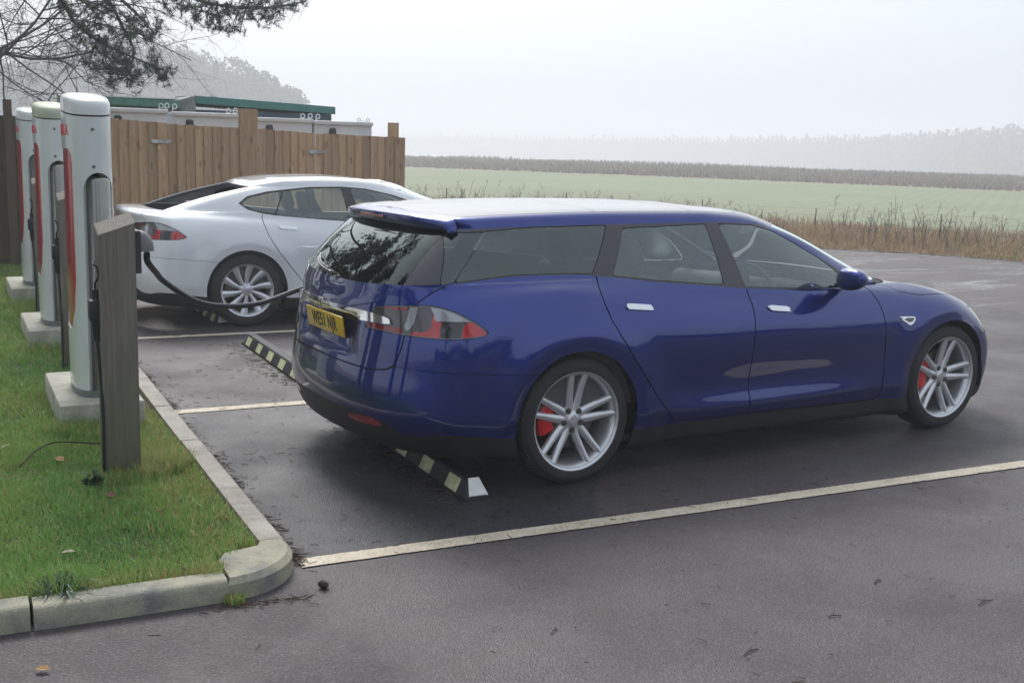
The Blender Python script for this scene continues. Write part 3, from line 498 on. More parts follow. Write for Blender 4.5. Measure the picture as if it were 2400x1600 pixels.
# ------------------------------------------------------------------ verge and grass
VS = soil_mat('verge_soil', (.035, .04, .018), (.06, .065, .025), (.10, .08, .045), 3)
def verge_sheet():
    bm = bmesh.new(); pts = [(-9, -1.725), (-1.98, -1.725), (-1.93, -1.66), (-1.85, -1.56), (-1.72, -1.45), (-1.72, 10.4), (-9, 10.4)]
    f = bm.faces.new([bm.verts.new(ab(a, b, .062)) for a, b in pts]); bmesh.ops.recalc_face_normals(bm, faces=bm.faces)
    if f.normal.z < 0: bmesh.ops.reverse_faces(bm, faces=[f])
    me = bpy.data.meshes.new('verge'); bm.to_mesh(me); bm.free(); return tag(link('verge', me, VS), kind='structure')
verge_sheet()
def blade_mat(name, cols, rough=.55):
    m, N, L, b = newmat(name); oi = N.new('ShaderNodeAttribute'); oi.attribute_name = 'tint'
    L.new(ramp(N, L, oi.outputs['Fac'], cols), b.inputs['Base Color']); b.inputs['Roughness'].default_value = rough; b.inputs['Specular IOR Level'].default_value = .3
    tr = N.new('ShaderNodeBsdfTranslucent'); L.new(ramp(N, L, oi.outputs['Fac'], cols), tr.inputs[0]); mx = N.new('ShaderNodeMixShader'); mx.inputs[0].default_value = .3
    L.new(b.outputs[0], mx.inputs[1]); L.new(tr.outputs[0], mx.inputs[2]); L.new(mx.outputs[0], N['Material Output'].inputs[0]); return m
def blades(name, P, H, W, T, m, bend=.5, rs=1, segs=2):
    """P (n,3) roots; one curved tapering blade each; T tint 0..1"""
    g = np.random.RandomState(rs); n = len(P); az = g.rand(n)*2*np.pi; lean = g.rand(n)*bend; d = np.stack([np.cos(az), np.sin(az)], 1); sdv = np.stack([-d[:, 1], d[:, 0]], 1)
    rows = []
    for i in range(segs+1):
        t = i/segs; c = P.copy(); c[:, :2] += d*(lean*H*t*t)[:, None]; c[:, 2] += H*t*(1-.35*lean*t)
        w = W*(1-t)**.7*.5+ (0 if i < segs else 0)
        if i < segs:
            a = c.copy(); a[:, :2] -= sdv*w[:, None]; b_ = c.copy(); b_[:, :2] += sdv*w[:, None]; rows += [a, b_]
        else: rows += [c]
    k = len(rows); V = np.stack(rows, 1).reshape(-1, 3); base = (np.arange(n)*k)[:, None]; F = []
    for i in range(segs-1): F += [np.concatenate([base+2*i, base+2*i+1, base+2*i+3], 1), np.concatenate([base+2*i, base+2*i+3, base+2*i+2], 1)]
    i = segs-1; F.append(np.concatenate([base+2*i, base+2*i+1, base+2*i+2], 1)); F = np.concatenate(F)
    me = npmesh(name, V, F, smooth=False); at = me.attributes.new('tint', 'FLOAT', 'POINT'); at.data.foreach_set('value', np.repeat(T, k).astype(np.float32)); return link(name, me, m)
GR = blade_mat('grass_blade', [(0, (.44, .28, .14)), (.10, (.44, .40, .17)), (.2, (.30, .39, .11)), (.6, (.23, .39, .09)), (1, (.13, .31, .08))])
def vnoise(x, y, s, seed=0):
    """cheap value noise"""
    g = np.random.RandomState(seed); T = g.rand(64, 64); xx = x*s; yy = y*s; xi = np.floor(xx).astype(int); yi = np.floor(yy).astype(int); fx = xx-xi; fy = yy-yi; fx = fx*fx*(3-2*fx); fy = fy*fy*(3-2*fy)
    q = lambda i, j: T[(xi+i) % 64, (yi+j) % 64]
    return (q(0, 0)*(1-fx)+q(1, 0)*fx)*(1-fy)+(q(0, 1)*(1-fx)+q(1, 1)*fx)*fy
def grass_region(n, a0, a1, b0, b1, seed, h0, h1, w):
    g = np.random.RandomState(seed); a = g.uniform(a0, a1, n); b = g.uniform(b0, b1, n)
    ok = ~((a > -1.98) & (b < -1.50-(a+1.76)*.55)) & ~((a > -1.97) & (b < -1.63+(a+1.97)*.62))
    c = vnoise(a, b, 2.3, 5)*.6+vnoise(a, b, 7, 6)*.4; ok &= g.rand(n) < .35+c*1.1
    a, b, c = a[ok], b[ok], c[ok]; n = len(a); P = np.stack([a*CB-b*SB, a*SB+b*CB, np.full(n, .060)], 1)
    H = g.uniform(h0, h1, n)*(.42+.75*c); H = np.where(g.rand(n) < .06, H*1.5, H); T = np.clip(vnoise(a, b, 1.7, 8)*.55+vnoise(a, b, 6, 9)*.25+g.rand(n)*.35, 0, 1)
    edge = (a > -2.03) | (b < -1.62); T = np.where(edge & (g.rand(n) < .45), g.rand(n)*.25, T); T = np.where(g.rand(n) < .10, g.rand(n)*.2, T)
    return P, H, np.full(n, w)*g.uniform(.6, 1.3, n), T
parts = [grass_region(115000, -3.5, -1.77, -1.735, 1.2, 1, .026, .070, .0052), grass_region(50000, -3.5, -1.79, 1.2, 5, 2, .035, .085, .007), grass_region(26000, -3.5, -1.79, 5, 10.3, 3, .04, .09, .010), grass_region(16000, -9, -3.5, -1.8, 10, 4, .05, .1, .016)]
P_, H_, W_, T_ = [np.concatenate([p[i] for p in parts]) for i in range(4)]
# tufts round posts and bases
def tuft(a, b, n, r, h, seed, dry=.3):
    g = np.random.RandomState(seed); an = g.rand(n)*6.28; rr = np.sqrt(g.rand(n))*r; A = a+rr*np.cos(an); B = b+rr*np.sin(an)
    return np.stack([A*CB-B*SB, A*SB+B*CB, np.full(n, .060)], 1), g.uniform(h*.5, h, n), np.full(n, .006), np.where(g.rand(n) < dry, g.rand(n)*.22, .3+g.rand(n)*.6)
tf = [tuft(-2.3, .85, 500, .14, .13, 11), tuft(-2.15, .80, 900, .22, .12, 12), tuft(-1.98, -.16, 700, .14, .13, 13, .75), tuft(-2.20, -.27, 500, .12, .10, 14), tuft(-1.93, -.05, 500, .16, .13, 15, .7), tuft(-2.12, -.28, 400, .1, .08, 16, .5), tuft(-2.25, 3.7, 500, .2, .13, 17), tuft(-2.25, 6.2, 400, .2, .14, 18), tuft(-2.02, -1.69, 500, .07, .07, 19, .6), tuft(-2.58, -1.64, 500, .12, .12, 20, .1), tuft(-2.05, -.95, 500, .25, .09, 22, .1), tuft(-1.93, -1.50, 420, .065, .06, 23, .35), tuft(-1.96, -1.868, 160, .04, .06, 21, .6)]
for i, (p, h, w, t) in enumerate(tf):
    if i == len(tf)-1: p[:, 2] = .0
P_, H_, W_, T_ = [np.concatenate([x]+[q[i] for q in tf]) for i, x in enumerate((P_, H_, W_, T_))]
tag(blades('grass', P_, H_, W_, T_, GR, .9, 4), 'green winter grass with dry strands on the verge', 'grass', kind='stuff')
# dead grass and weeds beyond the track
g = np.random.RandomState(31)
def along_line(n, w0, w1, g):
    L = np.array([(1.5, 29), (4.2, 24.5), (7.2, 18.8), (9.6, 14.9), (12.0, 11.0), (13.3, 9.8), (14.14, 8.05), (17.0, 3.4), (21, -3), (27, -12)]); s = np.concatenate([[0], np.cumsum(np.hypot(*np.diff(L, axis=0).T))]); t = g.rand(n)*s[-1]
    a = np.interp(t, s, L[:, 0]); b = np.interp(t, s, L[:, 1]); d = w0+(w1-w0)*g.rand(n)**1.2; nx, ny = .84, .54
    a = a+nx*d; b = b+ny*d; return a, b, d
a, b, d = along_line(52000, 0, 7, g); n = len(a); c = vnoise(a, b, .9, 3)*.6+vnoise(a, b, 3, 4)*.4
P1 = np.stack([a*CB-b*SB, a*SB+b*CB, np.full(n, -.01)], 1); H1 = (.10+.28*c*np.clip(d/1.5, .25, 1))*g.uniform(.6, 1.3, n); T1 = np.clip(.35*vnoise(a, b, .6, 7)+.65*g.rand(n), 0, 1)
DG = blade_mat('dead_grass_blade', [(0, (.22, .12, .07)), (.35, (.33, .22, .13)), (.7, (.42, .32, .19)), (.92, (.20, .21, .10)), (1, (.12, .15, .06))])
tag(blades('dry_grass', P1, H1, np.full(n, .022), T1, DG, .9, 6), 'straw coloured dead grass along the far edge of the wet track', 'dead grass', kind='stuff')
a, b, d = along_line(6500, .7, 7, g); n = len(a); keep = vnoise(a, b, .5, 13)*.7+g.rand(n)*.5 > .62; a, b, d = a[keep], b[keep], d[keep]; n = len(a)
P2 = np.stack([a*CB-b*SB, a*SB+b*CB, np.full(n, 0.)], 1); H2 = g.uniform(.22, .74, n)*(.55+.6*vnoise(a, b, .4, 15))
mm = MB(); gg = random.Random(5)
WV = []; WF = []; wn = 0
for i in range(n):
    x, y, _ = P2[i]; h = H2[i]; lx, ly = gg.gauss(0, .24)*h, gg.gauss(0, .24)*h
    stems = [((x, y, 0), (x+lx, y+ly, h), .006)]
    for k in range(gg.randint(5, 11)):
        t = gg.uniform(.3, .97); bx, by, bz = x+lx*t, y+ly*t, h*t; an = gg.uniform(0, 6.28); l = gg.uniform(.05, .2)*h; stems.append(((bx, by, bz), (bx+math.cos(an)*l, by+math.sin(an)*l, bz+l*gg.uniform(.5, 1.2)), .0045))
    for (p, q, r_) in stems:
        an = gg.uniform(0, 3.14); ox, oy = math.cos(an)*r_, math.sin(an)*r_
        WV += [(p[0]-ox, p[1]-oy, p[2]), (p[0]+ox, p[1]+oy, p[2]), (q[0]+ox*.6, q[1]+oy*.6, q[2]), (q[0]-ox*.6, q[1]-oy*.6, q[2])]; WF.append((wn, wn+1, wn+2, wn+3)); wn += 4
tag(link('weeds', npmesh('weeds', WV, WF, smooth=False), mat('dead_stalk', (.17, .13, .10), .9, var=.35, vscale=2)), 'tall brown dead weed stalks standing above the straw grass', 'weeds', kind='stuff')
# far scrub belt at the field's far edge
fl = np.array([(-30, 100), (8, 90), (25.8, 70), (37, 58), (48.7, 40), (60, 24), (80, 2)]); s = np.concatenate([[0], np.cumsum(np.hypot(*np.diff(fl, axis=0).T))]); n = 60000; t = g.rand(n)*s[-1]; dd = g.rand(n)*50
a = np.interp(t, s, fl[:, 0])+dd*.62; b = np.interp(t, s, fl[:, 1])+dd*.62; P3 = np.stack([a*CB-b*SB, a*SB+b*CB, np.full(n, -.03)], 1); H3 = (.12+.42*vnoise(a, b, .12, 18))*g.uniform(.5, 1.5, n)
tag(blades('scrubland', P3, H3, np.full(n, .16), g.rand(n)*.8, blade_mat('fogged_scrub_blade', [(0, (.24, .21, .20)), (.6, (.31, .28, .25)), (1, (.34, .32, .26))]), .5, 9), 'brown scrub belt fading into fog beyond the crop field', 'scrub', kind='stuff')  # blades paled: some of the fog's fade put into their colour
# ------------------------------------------------------------------ foliage tools
def clumps(n, cen, rad, seed, size, shape='cone', gaps=.35):
    """leaf-clump faces through a crown volume"""
    g = np.random.RandomState(seed); c = np.array(cen); r = np.array(rad); k = int(n*2.2)
    P = g.normal(size=(k, 3)); P /= np.linalg.norm(P, axis=1, keepdims=True); P *= (g.rand(k)**.45)[:, None]
    if shape == 'cone': f = np.clip((1-P[:, 2])*.55+.12, .1, 1); P[:, :2] *= f[:, None]*1.15
    W = P*r+c
    nz = vnoise(W[:, 0]+W[:, 2]*.7, W[:, 1]-W[:, 2]*.5, .9, seed+1)*.6+vnoise(W[:, 0]*1.3, W[:, 2]*1.1+W[:, 1], 2.1, seed+2)*.4; P_k = W[nz > gaps][:n]; n = len(P_k)
    a = g.normal(size=(n, 3)); a /= np.linalg.norm(a, axis=1, keepdims=True); b = np.cross(a, g.normal(size=(n, 3))); b /= np.linalg.norm(b, axis=1, keepdims=True); s_ = size*g.uniform(.5, 1.3, n)[:, None]
    V = np.stack([P_k-a*s_, P_k+b*s_*.5, P_k+a*s_, P_k-b*s_*.5], 1).reshape(-1, 3); F = np.arange(n*4).reshape(n, 4); return V, F
BARK = soil_mat('pine_bark', (.05, .038, .03), (.09, .065, .05), (.13, .09, .07), 6, .9, .8)
BARK2 = soil_mat('bare_bark', (.04, .035, .03), (.065, .055, .048), (.09, .08, .07), 6, .9, .5)
def needle_mat():
    m, N, L, b = newmat('pine_needle'); a = N.new('ShaderNodeAttribute'); a.attribute_name = 'tint'
    L.new(ramp(N, L, a.outputs['Fac'], [(0, (.12, .09, .045)), (.14, (.09, .095, .05)), (.3, (.035, .062, .045)), (1, (.055, .10, .07))]), b.inputs['Base Color']); b.inputs['Roughness'].default_value = .6; return m
NEED = needle_mat()
def needle_tufts(C_, rad, per, seed, ln=.075, w=.0045):
    """C_ (n,3) tuft centres: each a bottlebrush of thin needles"""
    g = np.random.RandomState(seed); n = len(C_); Cc = np.repeat(C_, per, 0); k = len(Cc); ax = g.normal(size=(n, 3)); ax[:, 2] += .5; ax /= np.linalg.norm(ax, axis=1, keepdims=True); A = np.repeat(ax, per, 0)
    d = g.normal(size=(k, 3)); d /= np.linalg.norm(d, axis=1, keepdims=True); d = d+A*.9; d /= np.linalg.norm(d, axis=1, keepdims=True)
    base = Cc+A*(g.rand(k)[:, None]-.5)*.09; l = ln*g.uniform(.7, 1.2, k)[:, None]; tip = base+d*l; sd = np.cross(d, g.normal(size=(k, 3))); sd /= np.linalg.norm(sd, axis=1, keepdims=True)
    V = np.stack([base-sd*w*.5, base+sd*w*.5, tip], 1).reshape(-1, 3); F = np.arange(k*3).reshape(k, 3); T = np.repeat(np.repeat(g.rand(n), per)*.6+g.rand(k)*.4, 3); return V, F, T
def needle_obj(name, V, F, T, parent):
    me = npmesh(name, V, F, smooth=False); at = me.attributes.new('tint', 'FLOAT', 'POINT'); at.data.foreach_set('value', T.astype(np.float32)); return link(name, me, NEED, parent)
PA = [(-.63, 8.54, 2.97, .134), (-.49, 8.4, 3.05, .155), (-.44, 8.7, 2.84, .158), (-.33, 8.45, 2.89, .133), (-.19, 8.37, 2.93, .133), (.05, 8.7, 3.01, .159), (.3, 9.22, 2.96, .118), (.4, 9.1, 3.12, .094), (.18, 9.07, 3.21, .117), (-.4, 8.52, 2.67, .134), (-.14, 8.84, 2.7, .183), (-.16, 8.58, 2.57, .157), (-.34, 8.47, 2.53, .133), (-.51, 8.41, 2.52, .11), (-.05, 8.51, 2.47, .112), (.29, 9.23, 2.59, .141), (.41, 9.13, 2.53, .117), (.54, 9.11, 2.62, .082), (.47, 9.1, 2.47, .07), (-.16, 8.49, 2.4, .089), (-.32, 8.61, 2.38, .09), (-.56, 8.93, 2.6, .068), (.33, 9.03, 2.74, .093), (-.59, 9.15, 2.91, .093), (-.41, 9.18, 3.26, .14), (-.34, 8.39, 3.2, .133), (-.02, 8.91, 3.18, .138), (-.69, 8.97, 3.22, .115), (-.84, 8.81, 3.27, .091)]
PB = [(.07, 7.54, 3.18, .105), (.27, 7.78, 3.25, .129), (.34, 7.47, 3.18, .126), (.57, 8.15, 3.15, .111), (.67, 8.09, 3.12, .11), (.76, 7.84, 3.16, .131), (.79, 7.64, 3.23, .15), (.85, 8.13, 3.05, .089), (.94, 7.86, 3.04, .087), (1.1, 8.11, 3.03, .078), (.71, 8.08, 3.32, .133), (1.05, 7.81, 3.32, .153), (1.13, 7.73, 3.2, .109), (1.33, 7.88, 3.29, .133), (1.41, 7.74, 3.18, .11), (1.38, 7.53, 3.32, .13), (1.59, 7.64, 3.37, .11), (1.87, 8.05, 3.46, .068), (1.13, 7.43, 3.34, .128)]
def big_pine():
    T = np.array([-4.1, 9.3, 0.]); root = empty('pine_tree', tuple(T)); tag(root, 'dark green pine whose needled boughs hang into the picture at top left', 'tree')
    g = np.random.RandomState(5); tr = MB(); tr.tube([T, T+(.05, .02, 2.5), T+(.2, 0, 5), T+(.1, .1, 8), T+(.3, 0, 11.5)], [.30, .24, .19, .12, .04], 12)
    limbs = [([T+(0, 0, 5.0), (-2.6, 8.9, 4.35), (-1.3, 8.8, 3.62), (-.82, 8.8, 3.31), (-.67, 8.8, 3.07), (-.42, 8.8, 2.88), (-.02, 8.8, 2.71), (.48, 9.1, 2.57)], .045),
             ([(-1.3, 8.8, 3.62), (-.7, 8.8, 3.65), (-.35, 8.8, 3.45), (-.13, 8.8, 3.07), (-.02, 8.75, 2.8), (-.1, 8.6, 2.5)], .035),
             ([T+(.1, 0, 5.4), (-2.5, 8.2, 5.0), (-.7, 7.8, 3.84), (.04, 7.8, 3.49), (.63, 7.8, 3.31), (1.26, 7.8, 3.30), (1.87, 7.95, 3.44)], .042),
             ([(-.7, 7.8, 3.84), (-.35, 8.5, 3.5), (.1, 8.9, 3.2), (.3, 9.1, 3.05)], .03)]
    pts = []
    for P, r in limbs:
        C_ = crspline(P, 10); tr.tube(C_, np.linspace(r, .008, len(C_)), 7); pts += C_[len(C_)//4:].tolist()
    pts = np.array(pts); tw = MB(); cl = []
    for (x, y, z, r) in PA+PB:
        c = np.array([x, y, z]); near = pts[np.argsort(np.linalg.norm(pts-c, axis=1))[:4]].mean(0); near = pts[np.argmin(np.linalg.norm(pts-c, axis=1))]
        mid = (near+c)/2+g.normal(size=3)*.03; tw.tube([near, mid, c], [.011, .007, .003], 5, False)
        for i in range(max(6, int(17*(r/.13)**2))):
            q = c+g.normal(size=3)*r*.5; cl.append(q)
            if g.rand() < .6: tw.tube([mid+g.normal(size=3)*.01, (mid+q)/2+g.normal(size=3)*.015, q], [.005, .0035, .002], 4, False)
    for i in range(70):        # bare hanging twigs
        p = pts[g.randint(len(pts))]; q = p+np.array([g.normal()*.12, g.normal()*.1, -abs(g.normal())*.16]); tw.tube([p, (p+q)/2+g.normal(size=3)*.02, q], [.004, .003, .0015], 4, False)
    V, F, Tt = needle_tufts(np.array(cl), None, 34, 3, .072, .0056)
    # rest of the crown, above the frame
    up = []; br = []
    for i in range(34):
        h = g.uniform(4.2, 11); an = g.rand()*6.28; l = (12.5-h)*.33*g.uniform(.6, 1.1)+.5
        if h < 6.5 and math.cos(an) > .3 and math.sin(an) < .5: continue
        e = T+np.array([math.cos(an)*l, math.sin(an)*l, h+l*.1]); s_ = T+np.array([.1, .05, h-.5]); tr.tube([s_, (s_+e)/2+(0, 0, -.1), e], [.05, .03, .01], 5)
        for k in range(34): t = g.uniform(.35, 1.05); up.append(s_*(1-t)+e*t+g.normal(size=3)*(.22, .22, .16))
    V2, F2, T2 = needle_tufts(np.array(up), None, 26, 6, .17, .022)
    V = np.concatenate([V, V2]); F = np.concatenate([F, F2+len(V)-len(V2)]); Tt = np.concatenate([Tt, T2])
    o1 = tr.build('trunk', BARK, root); o2 = tw.build('twigs', BARK, root); o3 = needle_obj('crown', V, F, Tt, root); o2['kind'] = 'stuff'; o3['kind'] = 'stuff'
    for o in (o1, o2, o3): o.matrix_parent_inverse = Matrix.Translation(-Vector(T))
big_pine()
def bare_tree(x, y, seed, label):
    root = empty('bare_tree', (x, y, 0)); tag(root, label, 'tree'); g = random.Random(seed); V = []; F = []; cnt = [0]; MBt = MB(); MBc = MB()
    def seg(p, d, l, r, lev):
        n = 5; P = [np.array(p)]; dd = np.array(d)
        for i in range(n):
            dd = dd+np.array([g.gauss(0, .16), g.gauss(0, .16), g.gauss(0, .13)-(.045 if lev > 1 else -.02)]); dd /= np.linalg.norm(dd); P.append(P[-1]+dd*l/n)
        (MBt if lev < 2 else MBc).tube(P, np.linspace(r, r*.55, n+1), 7 if lev < 2 else 4, False)
        if lev >= 6 or l < .10: return
        for k in range({0: 9, 1: 7, 2: 5, 3: 4, 4: 3}.get(lev, 2)):
            t = g.uniform(.3, 1.0) if lev else g.uniform(.32, 1.0); i = min(n-1, int(t*n)); q = P[i]+(P[i+1]-P[i])*(t*n-i)
            a = np.array([g.gauss(0, 1), g.gauss(0, 1), g.gauss(0, .75)]); nd = dd*.55+a/np.linalg.norm(a)*.8
            if lev == 0: nd = np.array([g.uniform(.2, 1.0) if k % 3 else g.uniform(-1, 0), g.uniform(-.6, .5), g.uniform(-.05, .5)])
            seg(q, nd/np.linalg.norm(nd), l*g.uniform(.45, .68) if lev else l*g.uniform(.45, .6), r*.44, lev+1)
    seg((x, y, 0), (0.02, 0, 1), 5.2, .07, 0)
    for m, nm in ((MBt, 'trunk'), (MBc, 'crown')):
        o = m.build(nm, BARK2, root); o.matrix_parent_inverse = Matrix.Translation(-Vector((x, y, 0)))
bare_tree(-2.5, 12.4, 8, 'leafless tree with fine tangled twigs above the dark fence at far left')
# pines that stand out of the frame and are mirrored in the paintwork and glass
def plain_pine_mesh():
    g = np.random.RandomState(12); tr = MB(); tr.tube([(0, 0, 0), (.1, 0, 4), (0, .1, 8), (.1, 0, 12)], [.24, .19, .12, .03], 9); C_ = []
    for i in range(46):
        h = g.uniform(3.6, 12); an = g.rand()*6.28; l = (13-h)*.30*g.uniform(.6, 1.1)+.4; e = np.array([math.cos(an)*l, math.sin(an)*l, h+.1]); s_ = np.array([.05, .05, h-.3]); tr.tube([s_, e], [.04, .01], 4, False)
        for k in range(26): t = g.uniform(.3, 1.05); C_.append(s_*(1-t)+e*t+g.normal(size=3)*(.25, .25, .18))
    V, F, T = needle_tufts(np.array(C_), None, 16, 7, .22, .045); return tr.mesh('trunk'), (V, F, T)
tm, (V_, F_, T_) = plain_pine_mesh(); first = None
for i, (x, y, s, lb) in enumerate([(-7.6, 11.5, 1.0, 'pine beyond the far left end of the fence'), (-10.5, 5.5, .95, 'pine standing on the verge left of the chargers'), (-7.4, 4.3, .9, 'pine on the verge nearest the chargers'), (-8.4, .6, .95, 'pine on the verge level with the blue estate'), (-11, -1, 1.05, 'pine standing left of the kerbed corner'), (-9.5, -11, 1.0, 'pine behind and left of the camera'), (-2.5, -17.5, 1.05, 'pine standing across the lane behind the camera'), (-4.3, 17.5, 1.1, 'pine behind the old dark fence'), (-8.5, 20, 1.15, 'tall pine farthest behind the old dark fence'), (-6.0, 14.5, 1.0, 'pine close behind the left end of the old dark fence'), (-10.5, 15, 1.05, 'pine beyond the verge, left of the old dark fence'), (-5.4, 23, 1.2, 'far pine behind the bare tree')]):
    if first is None:
        r0 = empty('pine_tree'); link('trunk', tm, BARK, r0); needle_obj('crown', V_, F_, T_, r0); first = r0; r = r0
    else: r = copy_tree(first)
    r.location = (x, y, 0); r.rotation_euler = (0, 0, i*1.3); r.scale = (s, s, s); tag(r, lb, 'tree', 'pines round the car park')
# foggy trees
FOL = blade_mat('far_foliage', [(0, (.03, .045, .03)), (1, (.05, .065, .04))])
FOLM = mat('conifer_green', (.035, .05, .035), .9, var=.4, vscale=.6)
def far_tree(x, y, h, w, seed, label, group, shape='round'):
    root = empty('conifer_tree' if shape == 'cone' else 'woodland_tree', (x, y, -2)); tag(root, label, 'tree', group); g = np.random.RandomState(seed)
    t = MB(); t.tube([(0, 0, 0), (.1, 0, h*.5), (0, 0, h*.95)], [h*.022, h*.015, .02], 7)
    for i in range(12):
        hh = h*g.uniform(.25, .9); an = g.rand()*6.28; l = w*.8*(1-hh/h*.6); t.tube([(0, 0, hh), (math.cos(an)*l, math.sin(an)*l, hh+l*.3)], [.05, .015], 4, False)
    t.build('trunk', BARK2, root)
    V, F = clumps(5200, (0, 0, h*.5), (w, w, h*.5), seed, .62, shape, .34); link('crown', npmesh('crown', V, F, smooth=False), FOLM, root)
FT = [(4.5, 62, 6.2, 2.6), (7.6, 67, 6.6, 2.8), (9.8, 69, 7.7, 2.6), (11.9, 66, 7.7, 2.6), (13.6, 67, 8.0, 2.4), (15.4, 66, 7.9, 2.3), (17.1, 66, 7.4, 2.2), (18.9, 65, 7.1, 2.2), (20.6, 65.3, 6.4, 2.0), (22.1, 64.3, 5.5, 1.7), (1.5, 58, 6.0, 2.6)]
names = ['leftmost', 'second from left', 'third from left', 'fourth from left', 'tall fifth', 'tallest, sixth', 'seventh', 'eighth', 'ninth', 'low rightmost', 'nearest, at the far left']
for i, (x, y, h, w) in enumerate(FT):
    x, y, h, w = -3.4+3.6*(x+3.4), -5.9+3.6*(y+5.9), 1.8+3.6*(h-1.8), w*3.5
    far_tree(x, y, h, w*1.0, 60+i, 'grey fog-bound tree behind the green cabins, %s of the row' % names[i], 'foggy trees behind the green cabins')
# far right woodland: a mass in the fog
# hedgerow across the lane behind the camera: the cars' flanks mirror it
VV = []; FF = []; o_ = 0; g = np.random.RandomState(78)
for i in range(34):
    x = -34+i*2.6; y = -21-abs(x+4)*.12+g.uniform(-1, 1); h = 3.0+1.4*math.sin(i*.8)+g.uniform(-.8, 1.2); V, F = clumps(420, (x, y, h*.5), (2.2, 1.4, h*.55), 400+i, .28, 'round', .18); VV.append(V); FF.append(F+o_); o_ += len(V)
tag(link('hedgerow', npmesh('hedgerow', np.concatenate(VV), np.concatenate(FF), smooth=False), FOLM), 'dark hedgerow across the lane behind the camera', 'hedge', kind='stuff')
VV = []; FF = []; o_ = 0; g = np.random.RandomState(77)
for i in range(170):
    t = i/169; az = R(66-t*33); D_ = 1080-690*t+g.uniform(-12, 12); x, y = -3.4+D_*math.cos(az), -5.9+D_*math.sin(az); h = 6.8+6.6*t**2+g.uniform(-.7, .9)
    h += g.uniform(-.8, .8); V, F = clumps(330, (x, y, h*.5-5), (3.8, 3.8, h*.5+5.5), 200+i, 1.3, 'cone', .05); V2, F2 = clumps(200, (x, y, h*.25-4), (5, 5, h*.45+4), 300+i, 1.6, 'round', .0); F = np.concatenate([F, F2+len(V)]); V = np.concatenate([V, V2]); VV.append(V); FF.append(F+o_); o_ += len(V)
tag(link('woodland', npmesh('woodland', np.concatenate(VV), np.concatenate(FF), smooth=False), FOLM), 'faint treeline dissolving in fog on the horizon at right', 'woodland', kind='stuff')
# wire fence along the crop field
wf = empty('wire_fence', ab(17, 14)); tag(wf, 'thin wire fence on slim posts half hidden in the dead weeds', 'fence')
fpts = [(5.0, 27.5), (8.8, 21.5), (12.6, 15.6), (15.6, 11.4), (18.3, 6.9), (21, 2.2), (24, -3)]
PW = mat('fence_post_grey', (.10, .085, .07), .9, var=.3)
for i in range(len(fpts)-1):
    for k in range(2):
        t = k/2; a, b = fpts[i][0]*(1-t)+fpts[i+1][0]*t, fpts[i][1]*(1-t)+fpts[i+1][1]*t
        m = MB(); m.tube([ab(a, b, -.05), ab(a, b, .60+.03*((i+k) % 3))], .014, 7); o = m.build('post', PW, wf); o.matrix_parent_inverse = Matrix.Translation(-wf.location)
for h in (.3, .45, .58):
    m = MB(); m.tube([ab(a, b, h) for a, b in fpts], .003, 4); o = m.build('wire', mat('galvanised', (.35, .35, .36), .5, .8), wf); o.matrix_parent_inverse = Matrix.Translation(-wf.location)
# ------------------------------------------------------------------ board fence, gates
W_NEW = wood_mat('new_softwood', (.36, .215, .110), (.55, .37, .22)); W_OLD_SHADED = wood_mat('old_shaded_softwood', (.085, .06, .04), (.15, .105, .07), .5)  # old boards: darker wood, with the tree's shade put into the colour
FB = 10.07
def ftop(a): return float(np.interp(a, [-5, -.84, -.13, 1.07, 1.9, 3.3], [1.99, 1.985, 1.935, 1.905, 1.865, 1.842]))
def board_mesh(w, h, seed, t0=.008, t1=.020):
    m = MB(); g = random.Random(seed); j = g.uniform(-.003, .003)
    V = [(0, 0, 0), (w, 0, 0), (w, t0-.004, 0), (0, t1+.004, 0)]; V = [(x, -y, z) for x, y, z in V]; V += [(x, y, h+(j if x else -j)) for x, y, z in V]
    m.add(V, [(0, 1, 2, 3), (4, 7, 6, 5), (0, 4, 5, 1), (1, 5, 6, 2), (2, 6, 7, 3), (3, 7, 4, 0)]); return m.mesh('board')
bg_rng = random.Random(17)
def boards(parent, a0, a1, m, b=FB, z0=.06, dz=0, pitch=.122):
    n = max(1, round((a1-a0)/pitch)); p = (a1-a0)/n
    for i in range(n):
        a = a0+i*p; ln = ftop(a)+dz-z0+bg_rng.uniform(-.006, .006); o = link('board', board_mesh(p+.010, ln, i), m, parent)
        x, y, z = ab(a, b-bg_rng.uniform(0, .006), z0); o.location = (x-parent.location.x, y-parent.location.y, z); o.rotation_euler = (bg_rng.uniform(-.003, .003), bg_rng.uniform(-.004, .004), BA)
def prt(m, name, mt, parent, **k):
    o = m.build(name, mt, parent, **k); o.matrix_parent_inverse = Matrix.Translation(-parent.location); return o
RZ = Matrix.Rotation(BA, 3, 'Z')
STEEL = mat('bright_galvanised', (.45, .46, .48), .35, .9)
